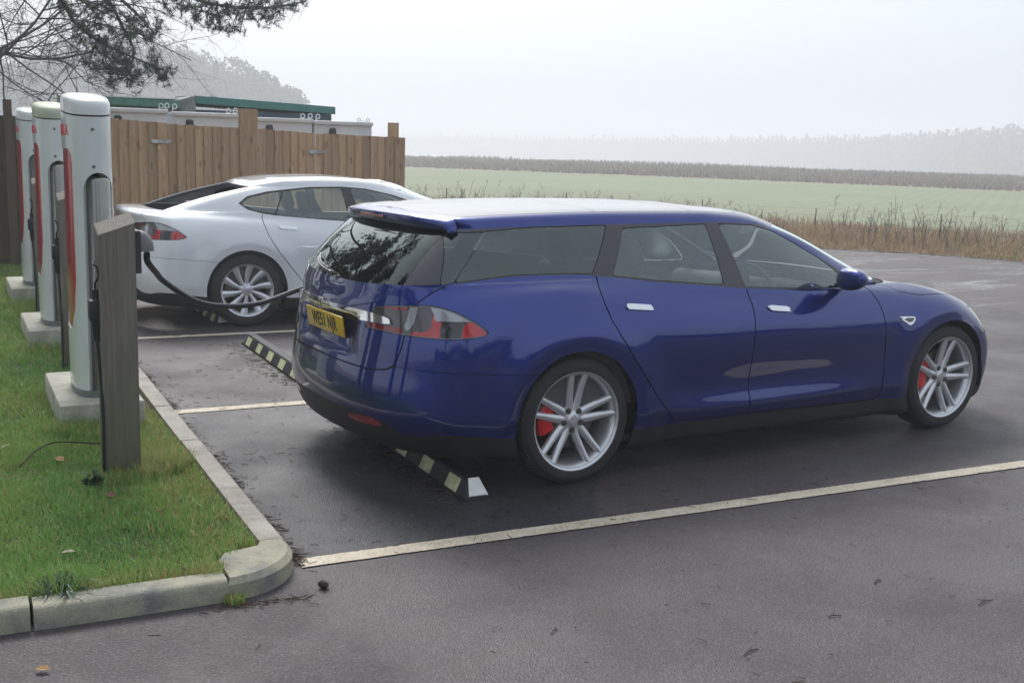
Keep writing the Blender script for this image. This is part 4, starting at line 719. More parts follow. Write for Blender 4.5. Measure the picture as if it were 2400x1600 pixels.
def gate(a0, a1, label, latch=None, hinge=None):
    g = empty('board_gate', ab((a0+a1)/2, FB, 0)); tag(g, label, 'gate', 'board gates of the compound'); boards(g, a0, a1, W_NEW)
    for z in (.35, 1.0, 1.62):
        m = MB(); m.box(ab((a0+a1)/2, FB+.03, z), (a1-a0-.02, .035, .09), RZ); prt(m, 'rail', W_NEW, g)
    if latch is not None:
        z = latch[1]; a = latch[0]; m = MB(); m.box(ab(a, FB-.032, z), (.26, .014, .035), RZ, .003); m.box(ab(a-.08, FB-.036, z), (.085, .022, .052), RZ, .004); m.tube([ab(a+.02, FB-.05, z+.012), ab(a+.14, FB-.05, z+.012)], .008, 8); m.tube([ab(a-.03, FB-.05, z+.012), ab(a-.03, FB-.075, z+.0)], .006, 6); prt(m, 'latch', STEEL, g)
        m = MB(); m.box(ab(a-.03, FB-.03, z-.085), (.035, .016, .05), RZ, .004); prt(m, 'padlock', mat('brass', (.55, .42, .20), .35, .8), g)
    return g
gate(-1.00, -.145, 'board gate leaf beside the nearest charger, with a steel bolt and brass padlock', (-.22, 1.70))
gate(-.13, .83, 'board gate leaf left of the broad timber post')
gate(1.10, 1.905, 'board gate leaf right of the broad timber post, with a steel bolt', (1.99-.05, 1.605))
gate(1.925, 2.98, 'board gate leaf ending at the slim right hand timber post')
def tpost(a, b, w, d, h, label, m=W_NEW, z0=0):
    mm = MB(); mm.box((0, 0, (h+z0)/2), (w, d, h-z0), None, .004); o = mm.build('timber_post', m, None, ab(a, b, 0), (0, 0, BA)); tag(o, label, 'post', 'timber posts of the compound fence'); return o
tpost(.965, FB+.01, .25, .10, 2.172, 'broad square timber post between the two pairs of gates'); tpost(3.12, FB+.06, .14, .10, 2.055, 'slim timber post at the right end of the board fence')
fp = empty('board_fence', ab(3.1, FB)); tag(fp, 'two boards closing the right end of the timber fence', 'fence'); boards(fp, 2.972, 3.27, W_NEW, FB-.004, pitch=.14)
fo = empty('board_fence', ab(-3, FB+.1)); tag(fo, 'old dark board fence behind the farthest charger at the left edge', 'fence'); boards(fo, -5.2, -1.02, W_OLD_SHADED, FB+.12, dz=-.01)
m = MB(); m.box(ab(-3.1, FB+.09, .22), (4.1, .03, .16), RZ); prt(m, 'gravel_board', W_OLD_SHADED, fo)
tpost(-2.10, FB-.02, .10, .10, 2.18, 'old dark timber post standing above the fence at the left edge', W_OLD_SHADED)
# ------------------------------------------------------------------ compound: white cabinets and green cabins
WCAB = mat('cabinet_white', (.62, .64, .65), .45, var=.06, vscale=2); VENT = mat('vent_black', (.02, .02, .022), .5); GREEN = mat('cabin_green', (.035, .17, .14), .5, var=.15, vscale=1.5); NAVY = mat('cabin_navy', (.035, .075, .11), .45, var=.15); CONT = mat('container_green', (.06, .20, .15), .6, var=.2); GREY = mat('cabin_grey', (.20, .21, .21), .6)
cabs = [(-.95, .085, -.60, 2.165, 'white power cabinet beside the nearest charger'), (.19, 1.20, .398, 2.14, 'white power cabinet left of the broad timber post'), (1.24, 2.24, 1.571, 2.10, 'white power cabinet right of the broad timber post'), (2.27, 3.20, 2.556, 2.082, 'white power cabinet at the right end of the compound')]
for a0, a1, av, z, lb in cabs:
    r = empty('power_cabinet', ab((a0+a1)/2, 11.75)); tag(r, lb, 'cabinet', 'white power cabinets behind the fence')
    m = MB(); m.box(ab((a0+a1)/2, 11.75, z/2-.03), (a1-a0, .9, z-.06), RZ, .015); prt(m, 'body', WCAB, r, auto=30)
    m = MB(); m.box(ab((a0+a1)/2, 11.74, z-.045), (a1-a0+.02, .96, .06), RZ, .012); prt(m, 'lid', WCAB, r, auto=30)
    m = MB(); m.box(ab(av, 11.27, z-.19), (.11, .06, .14), RZ, .03); prt(m, 'vent', VENT, r, auto=30)
    m = MB(); m.box(ab((a0+a1)/2, 11.285, z/2-.1), (a1-a0-.14, .02, z-.36), RZ, .008); prt(m, 'door', WCAB, r, auto=30)
    if a1 > 3:
        m = MB()
        for aa in (3.02, 3.17): m.tube([ab(aa+.025*math.cos(t), 11.4, z+.02+.025*math.sin(t)) for t in np.linspace(0, 6.28, 13)], .007, 6)
        m.tube([ab(3.05, 11.4, z+.0), ab(3.15, 11.4, z+.0)], .006, 6); prt(m, 'lifting_ring', WCAB, r)
r = empty('green_cabin', ab(2, 14)); tag(r, 'dark blue cabin with an overhanging green roof edge behind the white cabinets', 'cabin')
m = MB(); m.box(ab(1.95, 13.9, 1.1), (2.28, 1.7, 2.2), RZ); prt(m, 'wall', NAVY, r)
def roofbox(a0, a1, b0, b1, z0, za, zb, mt, r):
    V = [ab(a0, b0, z0+za-zb), ab(a1, b0, z0), ab(a1, b1, z0), ab(a0, b1, z0+za-zb), ab(a0, b0, za), ab(a1, b0, zb), ab(a1, b1, zb+.03), ab(a0, b1, za+.03)]
    m = MB(); m.add(V, [(0, 1, 2, 3), (4, 5, 6, 7), (0, 1, 5, 4), (1, 2, 6, 5), (2, 3, 7, 6), (3, 0, 4, 7)]); return m
prt(roofbox(.83, 3.13, 12.96, 14.8, 2.205, 2.415, 2.325, GREEN, r), 'roof', GREEN, r)
m = MB(); m.add([ab(.60, 13.0, 2.10), ab(.82, 12.97, 2.15), ab(.82, 12.97, 2.42), ab(.60, 13.25, 2.34), ab(.60, 14.6, 2.1), ab(.82, 14.6, 2.15), ab(.82, 14.6, 2.42), ab(.60, 14.5, 2.34)], [(0, 1, 2, 3), (0, 3, 7, 4), (3, 2, 6, 7), (4, 5, 6, 7), (0, 1, 5, 4), (1, 2, 6, 5)]); prt(m, 'end_cap', GREY, r)
r = empty('green_container', ab(-.6, 14)); tag(r, 'long flat topped green container behind the leftmost white cabinet', 'container')
m = MB(); m.box(ab(-.26, 13.9, 1.05), (1.66, 1.7, 2.1), RZ); prt(m, 'wall', CONT, r); prt(roofbox(-1.1, .585, 12.98, 14.75, 2.215, 2.345, 2.325, CONT, r), 'roof', CONT, r)
m = MB(); m.box(ab(-.26, 13.9, 2.352), (1.68, 1.72, .018), RZ); prt(m, 'roof_sheet', WCAB, r)
# white cable fittings on top of the cabinets: rings and shackles
def rings(aL, z, label):
    r = empty('cable_fitting', ab(aL[0], 12.35)); tag(r, label, 'fitting', 'white ring fittings on the cabinets'); 
    for i, a in enumerate(aL):
        m = MB(); zz = z+(.006 if i % 2 else 0)
        m.tube([ab(a+.032*math.cos(t), 12.35, zz+.03+.036*math.sin(t)) for t in np.linspace(0, 6.28, 13)], .010, 6); m.tube([ab(a-.03, 12.35, zz-.25), ab(a-.03, 12.35, zz+.02)], .009, 6); prt(m, 'ring', WCAB, r)
rings([.178, .264, .379], 2.19, 'three white ring fittings above the gap between the left cabinets'); rings([1.20, 1.31], 2.155, 'two white ring fittings just left of the broad timber post'); rings([2.39, 2.516, 2.643], 2.115, 'three white ring fittings right of the broad timber post')
# ------------------------------------------------------------------ chargers
WHT = mat('charger_white', (.70, .735, .72), .30, coat=.4, var=.05, vscale=4); REDP = mat('charger_red', (.52, .002, .035), .25, coat=.6); CHR = mat('brushed_column', (.26, .26, .24), .24, 1.0, var=.12, vscale=5); DK = mat('dark_gap', (.012, .012, .014), .6); ALG = mat('lichen_cap', (.50, .54, .40), .6, var=.15, vscale=8); SHOE = mat('charger_shoe', (.16, .18, .18), .45)
CREAM = soil_mat('cream_concrete', (.30, .30, .23), (.44, .43, .36), (.55, .54, .47), 4, .8, .3)
SLP = .095
def charger_parts():
    """upright shell with an oval plan: 0.28 wide (x) by 0.62 long (y); near end faces -y"""
    hw, hl, z0, z1 = .134, .30, .045, 1.70; nA = 160; th = np.linspace(0, 2*np.pi, 1200, endpoint=True); p = 2.7
    x = hw*np.sign(np.cos(th))*np.abs(np.cos(th))**(2/p); y = hl*np.sign(np.sin(th))*np.abs(np.sin(th))**(2/p); s = np.concatenate([[0], np.cumsum(np.hypot(np.diff(x), np.diff(y)))]); t = np.linspace(0, s[-1], nA+1); X = np.interp(t, s, x); Y = np.interp(t, s, y)
    tt = np.linspace(0, 1, 110)[:, None]; Z = z0+(z1+SLP*Y[None]-z0)*tt; G = np.stack([np.broadcast_to(X, (110, nA+1)), np.broadcast_to(Y, (110, nA+1)), Z], -1).copy()
    N = gnormals(G); N[:, 0] = N[:, -1] = (1, 0, 0); Q = np.stack([G[..., 0], G[..., 2], G[..., 1], G[..., 1], G[..., 1]], -1).reshape(-1, 5); i = np.arange(110*(nA+1)).reshape(110, nA+1); a, b, c, d = i[:-1, :-1].ravel(), i[:-1, 1:].ravel(), i[1:, 1:].ravel(), i[1:, :-1].ravel(); T = np.concatenate([np.stack([a, b, c], 1), np.stack([a, c, d], 1)])
    S = Surf(G.reshape(-1, 3), N.reshape(-1, 3), Q, T)
    arch = [(.030-.088, -.2), (.030-.088, 1.20)]+[(.030+.088*math.cos(t), 1.24+.088*math.sin(t)*1.25) for t in np.linspace(math.pi, 0, 14)]+[(.030+.088, 1.20), (.030+.088, -.2)]
    f = np.maximum(sdpoly(S.Q[:, 0], S.Q[:, 1], arch), S.Q[:, 2]+.05); slot, S = S.split(f)
    for sg in (1,):
        cap = [(-.12, .40), (-.19, .52), (-.222, .70), (-.224, 1.40), (-.212, 1.455), (-.18, 1.485), (.20, 1.485), (.25, 1.40), (.25, .7), (.17, .40)]
        f = np.maximum(sdpoly(S.Q[:, 2], S.Q[:, 1], cap, .0), S.Q[:, 0]+.03); red, S = S.split(f)
    out = [('shell', S.rim(.05), WHT), ('red_panel', red.off(-.006).rim(.01), REDP)]; return out
def smesh(name, S): return npmesh(name, S.V, S.T, S.N)
def make_charger():
    root = empty('charging_post'); out = charger_parts()
    for nm, S, mt in out: link(nm, smesh(nm, S), mt, root)
    m = MB(); m.lathe([(.0, 1.325), (.055, 1.325), (.070, 1.30), (.070, 0)], 40, 'z', (.030, -.236, 0)); m.build('column', CHR, root)
    m = MB(); m.box((.030, -.17, .68), (.168, .03, 1.34)); m.build('column_recess', DK, root)
    # shoe ring
    th = np.linspace(0, 2*np.pi, 97)[:-1]; pf = lambda k, z, pw=2.7: [(.134*k*np.sign(np.cos(t))*abs(np.cos(t))**(2/pw), .30*k*np.sign(np.sin(t))*abs(np.sin(t))**(2/pw), z+(SLP*.30*k*np.sign(np.sin(t))*abs(np.sin(t))**(2/pw) if z > 1 else 0)) for t in th]
    def stack(levels):
        V = sum([pf(k, z) for k, z in levels], []); n = 96; F = [(i*n+j, i*n+(j+1) % n, (i+1)*n+(j+1) % n, (i+1)*n+j) for i in range(len(levels)-1) for j in range(n)]+[tuple((len(levels)-1)*n+j for j in range(n))]; m = MB(); m.add(V, F, True); return m
    stack([(.97, 0), (.985, .045), (.90, .0451)]).build('shoe', SHOE, root, auto=40)
    stack([(.975, 1.70), (.975, 1.712)]).build('seam', DK, root, auto=40)
    m = stack([(.999, 1.710), (1.0, 1.745), (.985, 1.768), (.95, 1.784), (.88, 1.795), (.7, 1.803), (.4, 1.808), (.05, 1.810)]); c = m.build('cap', WHT, root, auto=50)
    m = MB()
    for z in (1.60, 1.385): m.lathe([(0, 0), (.010, 0), (.010, .006)], 12, 'y', (.005, -.304, z))
    m.build('screw', SHOE, root)
    t = bpy.data.curves.new('lettering', 'FONT'); t.body = 'TESLA'; t.size = .088; t.extrude = .0015; t.align_x = 'CENTER'; t.space_character = 1.35; t.offset = .0022
    me = text_mesh(t); V = mverts(me)      # wrapped on to the oval shell
    th2 = np.linspace(math.pi*.5, math.pi*1.5, 2001); p = 2.7; X = .134*np.sign(np.cos(th2))*np.abs(np.cos(th2))**(2/p); Y = .30*np.sign(np.sin(th2))*np.abs(np.sin(th2))**(2/p); s_ = np.concatenate([[0], np.cumsum(np.hypot(np.diff(X), np.diff(Y)))]); s_ -= np.interp(math.pi, th2, s_)
    q = V[:, 0]+.035; px, py = np.interp(q, s_, X), np.interp(q, s_, Y); tx, ty = np.interp(q+.002, s_, X)-px, np.interp(q+.002, s_, Y)-py; ln = np.hypot(tx, ty); nx, ny = ty/ln, -tx/ln
    sg = np.where(nx*px+ny*py > 0, 1, -1); mset(me, np.stack([px+nx*sg*(V[:, 2]+.001), py+ny*sg*(V[:, 2]+.001), V[:, 1]+1.565], 1)); link('lettering', me, mat('charger_lettering', (.75, .02, .07), .4), root)
    return root
cp = make_charger()
cz = .22
specs = [(1.345, 0, 'nearest white charging post with red panel and steel column'), (4.17, 0, 'middle white charging post with a lichen stained cap'), (6.92, 0, 'farthest white charging post, beside the old dark fence')]
for i, (b, _, lb) in enumerate(specs):
    r = cp if i == 0 else copy_tree(cp); r.location = ab((-2.107, -2.078, -2.05)[i], b, cz); r.rotation_euler = (0, 0, BA); tag(r, lb, 'charging post', 'charging posts along the verge')
    if i == 1:
        for ch in r.children:
            if ch.name.startswith('cap'): ch.data = ch.data.copy(); ch.data.materials[0] = ALG
    m = MB(); m.box((0, 0, 0), (.485, 1.05, .30), None, .018); o = m.build('concrete_plinth', CREAM, None, ab((-2.112, -2.095, -2.08)[i], b+.08, cz-.15), (0, 0, BA), auto=30); tag(o, ['nearest cream concrete plinth, at the foot of the nearest charging post', 'cream concrete plinth under the middle charging post', 'farthest cream concrete plinth, beside the old dark fence'][i], 'plinth', 'concrete plinths of the charging posts')
# ------------------------------------------------------------------ wooden bollard posts with holsters
W_GREY = wood_mat('weathered_oak', (.12, .105, .088), (.22, .20, .17), .9, (22, 22, 1.0), False); HOL = mat('holster_grey', (.17, .16, .17), .45, bump=.1); BLK = mat('black_plastic', (.012, .014, .018), .4); BRD = mat('back_board', (.045, .042, .05), .6)
def make_post():
    root = empty('timber_post'); m = MB(); w, d = .178, .17; h0, h1, h2, h3 = 1.305, 1.365, 1.37, 1.44
    V = [(-w/2-.002, -d/2, 0), (w/2-.002, -d/2, 0), (w/2, d/2, 0), (-w/2, d/2, 0), (-w/2, -d/2, h0), (w/2, -d/2, h1), (w/2, d/2, h3-.03), (-w/2, d/2, h2-.02)]
    F = [(0, 1, 5, 4), (1, 2, 6, 5), (2, 3, 7, 6), (3, 0, 4, 7), (4, 5, 6, 7), (0, 3, 2, 1)]
    me = bpy.data.meshes.new('post'); me.from_pydata(V, [], F); bm = bmesh.new(); bm.from_mesh(me); bmesh.ops.recalc_face_normals(bm, faces=bm.faces); bmesh.ops.bevel(bm, geom=bm.edges[:], offset=.004, segments=2, affect='EDGES', profile=.5); bm.to_mesh(me); bm.free(); link('timber', me, W_GREY, root)
    m = MB(); m.box((.105, .02, 1.215), (.030, .16, .215), None, .004); m.build('back_board', BRD, root)
    # holster: quarter dome open below
    V = []; nn = 12; mm = 16
    for i in range(nn+1):
        ph = i/nn*math.pi/2
        for j in range(mm+1):
            t = j/mm*math.pi-math.pi/2; V.append((.12+.075*math.sin(ph)*math.cos(t)*1.0+.0, .02+.062*math.sin(ph)*math.sin(t), 1.215+.105*math.cos(ph)**.85))
    F = [(i*(mm+1)+j, i*(mm+1)+j+1, (i+1)*(mm+1)+j+1, (i+1)*(mm+1)+j) for i in range(nn) for j in range(mm)]+[tuple(nn*(mm+1)+j for j in range(mm+1))]
    m = MB(); m.add(V, F, True); m.build('holster', HOL, root, auto=60)
    m = MB(); m.box((-.105, -.02, .925), (.062, .075, .105), None, .006); m.lathe([(0, .045), (.018, .045), (.018, 0), (.024, -.01)], 14, 'z', (-.100, -.02, .985)); m.build('junction_box', BLK, root, auto=30)
    m = MB(); m.tube(crspline([(-.10, -.02, 1.02), (-.102, -.03, 1.06), (-.088, -.06, 1.10), (-.097, -.07, 1.145), (-.112, -.05, 1.16), (-.10, -.0, 1.17)], 6), .0055, 7)
    m.tube(crspline([(-.105, -.02, .875), (-.10, -.05, .70), (-.092, -.085, .45), (-.094, -.09, .2), (-.096, -.088, 0)], 6), .0085, 7); m.build('supply_cable', BLK, root)
    m = MB(); m.lathe([(.024, .09), (.017, .0), (.010, -.02)], 14, 'z', (-.102, -.03, .78)); m.build('gland', BLK, root)
    return root
p0 = make_post()
for i, (b, lb) in enumerate([(-.085, 'weathered timber post nearest the camera, holding the cable of the blue estate'), (2.95, 'weathered timber post between the nearest and middle charging posts'), (5.73, 'weathered timber post between the middle and farthest charging posts')]):
    r = p0 if i == 0 else copy_tree(p0); r.location = ab((-2.143, -2.065, -2.05)[i], b, .0); r.rotation_euler = (0, 0, BA); tag(r, lb, 'post', 'timber holster posts')
# charging cable from the post to the estate's left rear
P = [ab(-1.985, -.07, 1.20), ab(-1.975, -.02, 1.155), ab(-1.915, .12, 1.085), ab(-1.83, .3, 1.0), ab(-1.625, .55, .86), ab(-1.405, .75, .795), ab(-1.144, .95, .778), ab(-.86, 1.10, .835), ab(-.66, 1.10, .885), ab(-.60, 1.02, .895)]
m = MB(); m.tube(crspline(P, 10), .0165, 12); cc = empty('charging_cable', P[0]); tag(cc, 'thick black charging cable sagging from the timber post to the blue estate', 'cable'); prt(m, 'flex', mat('cable_rubber', (.020, .026, .033), .55), cc)
m = MB(); m.tube([ab(-.66, 1.10, .885), ab(-.61, 1.05, .893), ab(-.595, .99, .895)], [.022, .03, .026], 12); prt(m, 'plug', BLK, cc)
# ------------------------------------------------------------------ rubber wheel stops
RUB = mat('stop_rubber', (.022, .024, .028), .6, bump=.2, var=.25, vscale=9); YEL = mat('stop_yellow', (.62, .63, .38), .6, var=.25, vscale=14)
def wheel_stop(b0, b1, label, a=-.60, w=.15, h=.10, ns=11):
    r = empty('wheel_stop', ab(a+.07, (b0+b1)/2)); tag(r, label, 'wheel stop', 'rubber wheel stops in the bays')
    prof = [(-w/2, 0), (-w/2, .02), (-.042, h-.012), (-.032, h), (.032, h), (.042, h-.012), (w/2, .02), (w/2, 0)]; k = len(prof); B = [b0, b0+.002, b0+.075, b1-.075, b1-.002, b1]; S = [0, .1, 1, 1, .1, 0]; V = []
    for bb, s_ in zip(B, S):
        for x, z in prof: V.append(ab(a+w/2+x, bb, min(z, .02+s_*(h-.02)) if z > .02 else z*(1 if s_ else 1)))
    F = [(i*k+j, i*k+j+1, (i+1)*k+j+1, (i+1)*k+j) for i in range(len(B)-1) for j in range(k-1)]+[tuple(range(k)), tuple((len(B)-1)*k+j for j in range(k))]
    m = MB(); m.add(V, F); prt(m, 'rubber_block', RUB, r)
    L = b1-b0-.15
    for i in range(5):      # reflective panels, inset into the sloping faces
        c = b0+.20+(b1-b0-.40)*i/4
        for sg in (-1, 1):
            pw = .078; z0, z1 = .024, h-.014; x0, x1 = sg*(w/2-.0015), sg*.043; e = .0025
            V = [ab(a+w/2+x0+sg*e, c-pw, z0), ab(a+w/2+x0+sg*e, c+pw*.9, z0), ab(a+w/2+x1+sg*e, c+pw*.9, z1+e), ab(a+w/2+x1+sg*e, c-pw, z1+e)]
            m = MB(); m.add(V+[(x, y, z-.006) for x, y, z in V], [(0, 1, 2, 3), (0, 1, 5, 4), (1, 2, 6, 5), (2, 3, 7, 6), (3, 0, 4, 7)]); prt(m, 'reflective_panel', YEL, r)
    for bb, sg in ((b0, -1), (b1, 1)):
        e = .003; V = [ab(a+.022, bb-sg*.005+sg*.0, .028), ab(a+w-.022, bb-sg*.005, .028), ab(a+w-.045, bb-sg*.072, h+.001), ab(a+.045, bb-sg*.072, h+.001)]; V = [(x-e*sg*SB*0, y+sg*e, z+.004) for x, y, z in V]
        m = MB(); m.add(V+[(x, y, z-.006) for x, y, z in V], [(0, 1, 2, 3), (0, 1, 5, 4), (1, 2, 6, 5), (2, 3, 7, 6), (3, 0, 4, 7)]); prt(m, 'end_panel', mat('stop_white', (.78, .78, .74), .5, var=.1, vscale=9), r)
wheel_stop(-1.02, .84, 'black and cream wheel stop under the tail of the blue estate'); wheel_stop(2.02, 3.85, 'black and cream wheel stop in the spare bay between the cars'); wheel_stop(4.93, 6.76, 'black and cream wheel stop in shadow under the white car')
# ------------------------------------------------------------------ litter: leaves, twig, cone
LEAF = [mat('leaf_tan', (.30, .17, .07), .7), mat('leaf_brown', (.13, .065, .035), .8), mat('leaf_pale', (.34, .29, .22), .8)]
def leaf(x, y, z, s, rz, mi, lb):
    g = random.Random(int(x*97+y*31)); pts = [(0, -.5), (.18, -.3), (.34, -.05), (.25, .12), (.3, .3), (.1, .38), (0, .55), (-.12, .36), (-.3, .28), (-.22, .08), (-.36, -.08), (-.17, -.3)]
    V = [(px*s*g.uniform(.85, 1.1), py*s, s*.22*abs(px)+s*g.uniform(-.02, .05)) for px, py in pts]+[(0, 0, 0)]; n = len(pts); m = MB(); m.add(V, [(i, (i+1) % n, n) for i in range(n)]); o = m.build('fallen_leaf', LEAF[mi], None, (x, y, z), (g.uniform(-.3, .3), g.uniform(-.3, .3), rz)); tag(o, lb, 'leaf', 'fallen leaves')
# ------------------------------------------------------------------ cars
BLUEP = paint('deep_blue_paint', (.0001, .0022, .050), (.0002, .023, .235)); WHITEP = paint('white_paint', (.70, .73, .76), (.78, .80, .82))
WHITEP.node_tree.nodes['Principled BSDF'].inputs['Metallic'].default_value = .0
BGL = mat('black_gloss', (.008, .008, .010), .08, coat=.6, spec=.6); SATIN = mat('satin_black_trim', (.045, .042, .05), .25, coat=.4, spec=.6); PLB = mat('bumper_plastic', (.011, .011, .013), .5, bump=.15, bscale=120)
CHROME = mat('chrome', (.80, .81, .83), .07, 1.0); LENSR = mat('lens_red', (.50, .004, .008), .10, coat=1, spec=.7); LENSD = mat('lens_dark_red', (.24, .004, .012), .12, coat=1); LENSC = mat('lens_clear', (.085, .08, .085), .2, .6, coat=1); LENSW = mat('lens_silver_sky', (.34, .34, .36), .18, .7, coat=1); LENSK = mat('lens_black', (.015, .016, .02), .12, coat=1); LRIM = mat('lamp_edge', (.16, .16, .18), .25, .6, coat=.5)
RUBB = mat('tyre_rubber', (.020, .020, .022), .62, bump=.1, bscale=60, col2=(.045, .043, .042), vscale=4); ALLOY = mat('alloy_silver', (.68, .69, .71), .30, .65, coat=.5, var=.04); ALLOYD = mat('alloy_barrel', (.20, .20, .21), .4, .9); DISC = mat('brake_disc', (.16, .15, .14), .45, .9); CALR = mat('caliper_red', (.60, .008, .015), .28, coat=.6); WELL = mat('wheel_well', (.010, .010, .011), .9)
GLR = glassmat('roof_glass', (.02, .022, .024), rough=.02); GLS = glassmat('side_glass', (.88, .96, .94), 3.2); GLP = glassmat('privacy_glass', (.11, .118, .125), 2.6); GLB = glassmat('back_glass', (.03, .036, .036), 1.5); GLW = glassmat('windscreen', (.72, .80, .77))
LEA = mat('seat_leather', (.09, .09, .095), .5, bump=.1); LEAB = mat('headrest_leather', (.06, .06, .065), .45); CABIN = mat('cabin_trim', (.10, .10, .105), .8); HEADL = mat('headlining', (.42, .41, .40), .9); CARPET = mat('carpet', (.02, .02, .022), .95)
def poly(S, P, r=0., ax='xz'):
    a, b = {'xz': (0, 1), 'Az': (2, 1)}[ax]; return sdpoly(S.Q[:, a], S.Q[:, b], P, r)
def join(*L):
    o = None
    for s in L:
        if s is not None: o = s if o is None else o+s
    return o
class Cutter:
    def __init__(s, S): s.rest = S; s.seal = []
    def cut(s, field, gap=.002, keep_seal=True):
        """field(S)->values; returns the piece, leaves the rest with a dark seam between"""
        ins, out = s.rest.split(field(s.rest)+gap)
        if out is not None and gap > 0:
            ring, rest = out.split(field(out)-gap); s.rest = rest
            if ring is not None and keep_seal: s.seal.append(ring.off(-.009))
        else: s.rest = out
        return ins
def both(S): return join(S, S.mirror())
def cl(mesh_S, rim=0): return smesh('m', mesh_S.rim(rim) if rim else mesh_S)
LAMP_OUT = [(.45, .848), (.513, .959), (.60, .975), (.70, .985), (.764, .989), (.854, .995), (.924, .986), (.996, .966), (1.093, .925), (1.17, .882), (1.195, .862), (1.181, .85), (1.127, .840), (1.027, .835), (.9, .834), (.746, .838), (.60, .843)]
TG_B = [(-.1, 1.3), (.95, 1.3), (.93, 1.12), (.90, 1.093), (.84, 1.055), (.790, 1.01), (.764, .98), (.752, .915), (.748, .84), (.745, .773), (.722, .69), (.676, .657), (.555, .64), (.36, .645), (.05, .65), (-.1, .65)]
BUMP = [(-.1, .65), (.05, .65), (.36, .645), (.555, .64), (.66, .65), (.722, .682), (.787, .676), (1.11, .664), (1.62, .622), (1.62, -.1), (-.1, -.1)]
VAL = [(-.1, .415), (.30, .408), (.55, .398), (.66, .375), (.74, .330), (.84, .325), (.95, .345), (1.1, .34), (1.45, .29), (1.45, -.1), (-.1, -.1)]
FDOOR = [(1.238, 1.3), (1.238, .997), (1.243, .913), (1.218, .77), (1.214, .533), (1.222, .352), (1.232, .277), (2.26, .262), (2.335, .285), (2.345, .45), (2.322, .70), (2.316, .76), (2.300, .865), (2.262, .955), (2.235, .99), (2.2, 1.3)]
RDOOR = [(.190, 1.3), (.190, 1.10), (.172, 1.03), (.175, .98), (.205, .88), (.255, .79), (.33, .68), (.42, .565), (.51, .455), (.60, .355), (.665, .283), (1.232, .277), (1.222, .352), (1.214, .533), (1.218, .77), (1.243, .913), (1.238, .997), (1.238, 1.3)]
HEADLAMP = [(3.17, .815), (3.3, .79), (3.5, .745), (3.75, .69), (3.9, .66), (3.9, .60), (3.6, .60), (3.42, .615), (3.30, .67)]
HOOD = [(2.36, -.1), (2.36, .795), (2.47, .80), (2.53, .865), (2.70, .885), (2.95, .875), (3.2, .80), (3.45, .60), (3.60, .30), (3.64, -.1)]
def hood_f(S): return np.maximum(np.maximum(sdpoly(S.V[:, 0], np.abs(S.V[:, 1]), HOOD), (7.6-S.Q[:, 4])*.05), (S.Q[:, 4]-9.98)*.05)
def band(name, mt, root, S, rim=0, off=0):
    if S is None: return None
    S = S.off(off) if off else S
    return link(name, smesh(name, S.rim(rim) if rim else S), mt, root)
def tail_lamp(L, root, sgn):
    """L: surface of one lamp (right half); split into lens fields"""
    if sgn < 0: pass
    t = empty_part = None
    c = Cutter(L); pieces = []
    def P(pl, r=0): return lambda S: poly(S, pl, r, 'Az')
    inner = [(.465, .853), (.520, .953), (.61, .970), (.757, .981), (.854, .988), (.920, .979), (.992, .960), (1.088, .920), (1.163, .878), (1.184, .862), (1.172, .855), (1.12, .847), (1.02, .842), (.9, .841), (.746, .845), (.60, .850)]
    body = c.cut(P(inner), 0); rim = c.rest; c = Cutter(body)
    div = [(.750, 1.0), (.760, 1.0), (.748, .915), (.738, .80), (.728, .80), (.738, .915)]; dv = c.cut(P(div), 0)
    tip = c.cut(P([(1.045, .918), (1.3, .918), (1.3, .80), (1.058, .80)]), 0); blk = c.cut(P([(.925, .920), (1.040, .920), (1.053, .80), (.955, .80)]), 0)
    top = c.cut(P([(.44, .957), (.735, .960), (.735, 1.02), (.44, 1.02)]), 0); bot = c.cut(P([(.40, .878), (.725, .872), (.72, .80), (.40, .80)]), 0)
    sky_pale = c.cut(P([(.895, .922), (1.3, .922), (1.3, 1.1), (.84, 1.1), (.865, .975), (.885, .955)]), 0); red = c.cut(P([(.86, .80), (.96, .80), (.94, .90), (.905, .945), (.885, .955), (.878, .93), (.885, .885), (.87, .862), (.78, .862), (.76, .80)]), 0); silver2 = c.cut(P([(.735, .865), (.785, .865), (.80, 1.1), (.755, 1.1)]), 0); clear = c.rest  # outer upper field: the sky's reflection put into the lens colour
    items = [('lamp_edge', rim, LRIM, .0), ('divider', dv, LRIM, -.001), ('side_marker', tip, LENSR, -.002), ('dark_insert', blk, LENSK, -.003), ('upper_red_bar', top, LENSD, -.002), ('lower_red_bar', bot, LENSD, -.002), ('red_lens', red, LENSR, -.003), ('clear_lens', clear, LENSC, -.004), ('silver_sky_lens', sky_pale, LENSW, -.002), ('silver_sky_lens', silver2, LENSW, -.002)]
    par = None
    for nm, S, mt, o in items:
        if S is None: continue
        S = S if sgn > 0 else S.mirror(); S = S.off(o)
        if par is None: par = link('tail_lamp', smesh(nm, S.rim(.012)), mt, root)
        else: link(nm, smesh(nm, S.rim(.003)), mt, par)
    return par
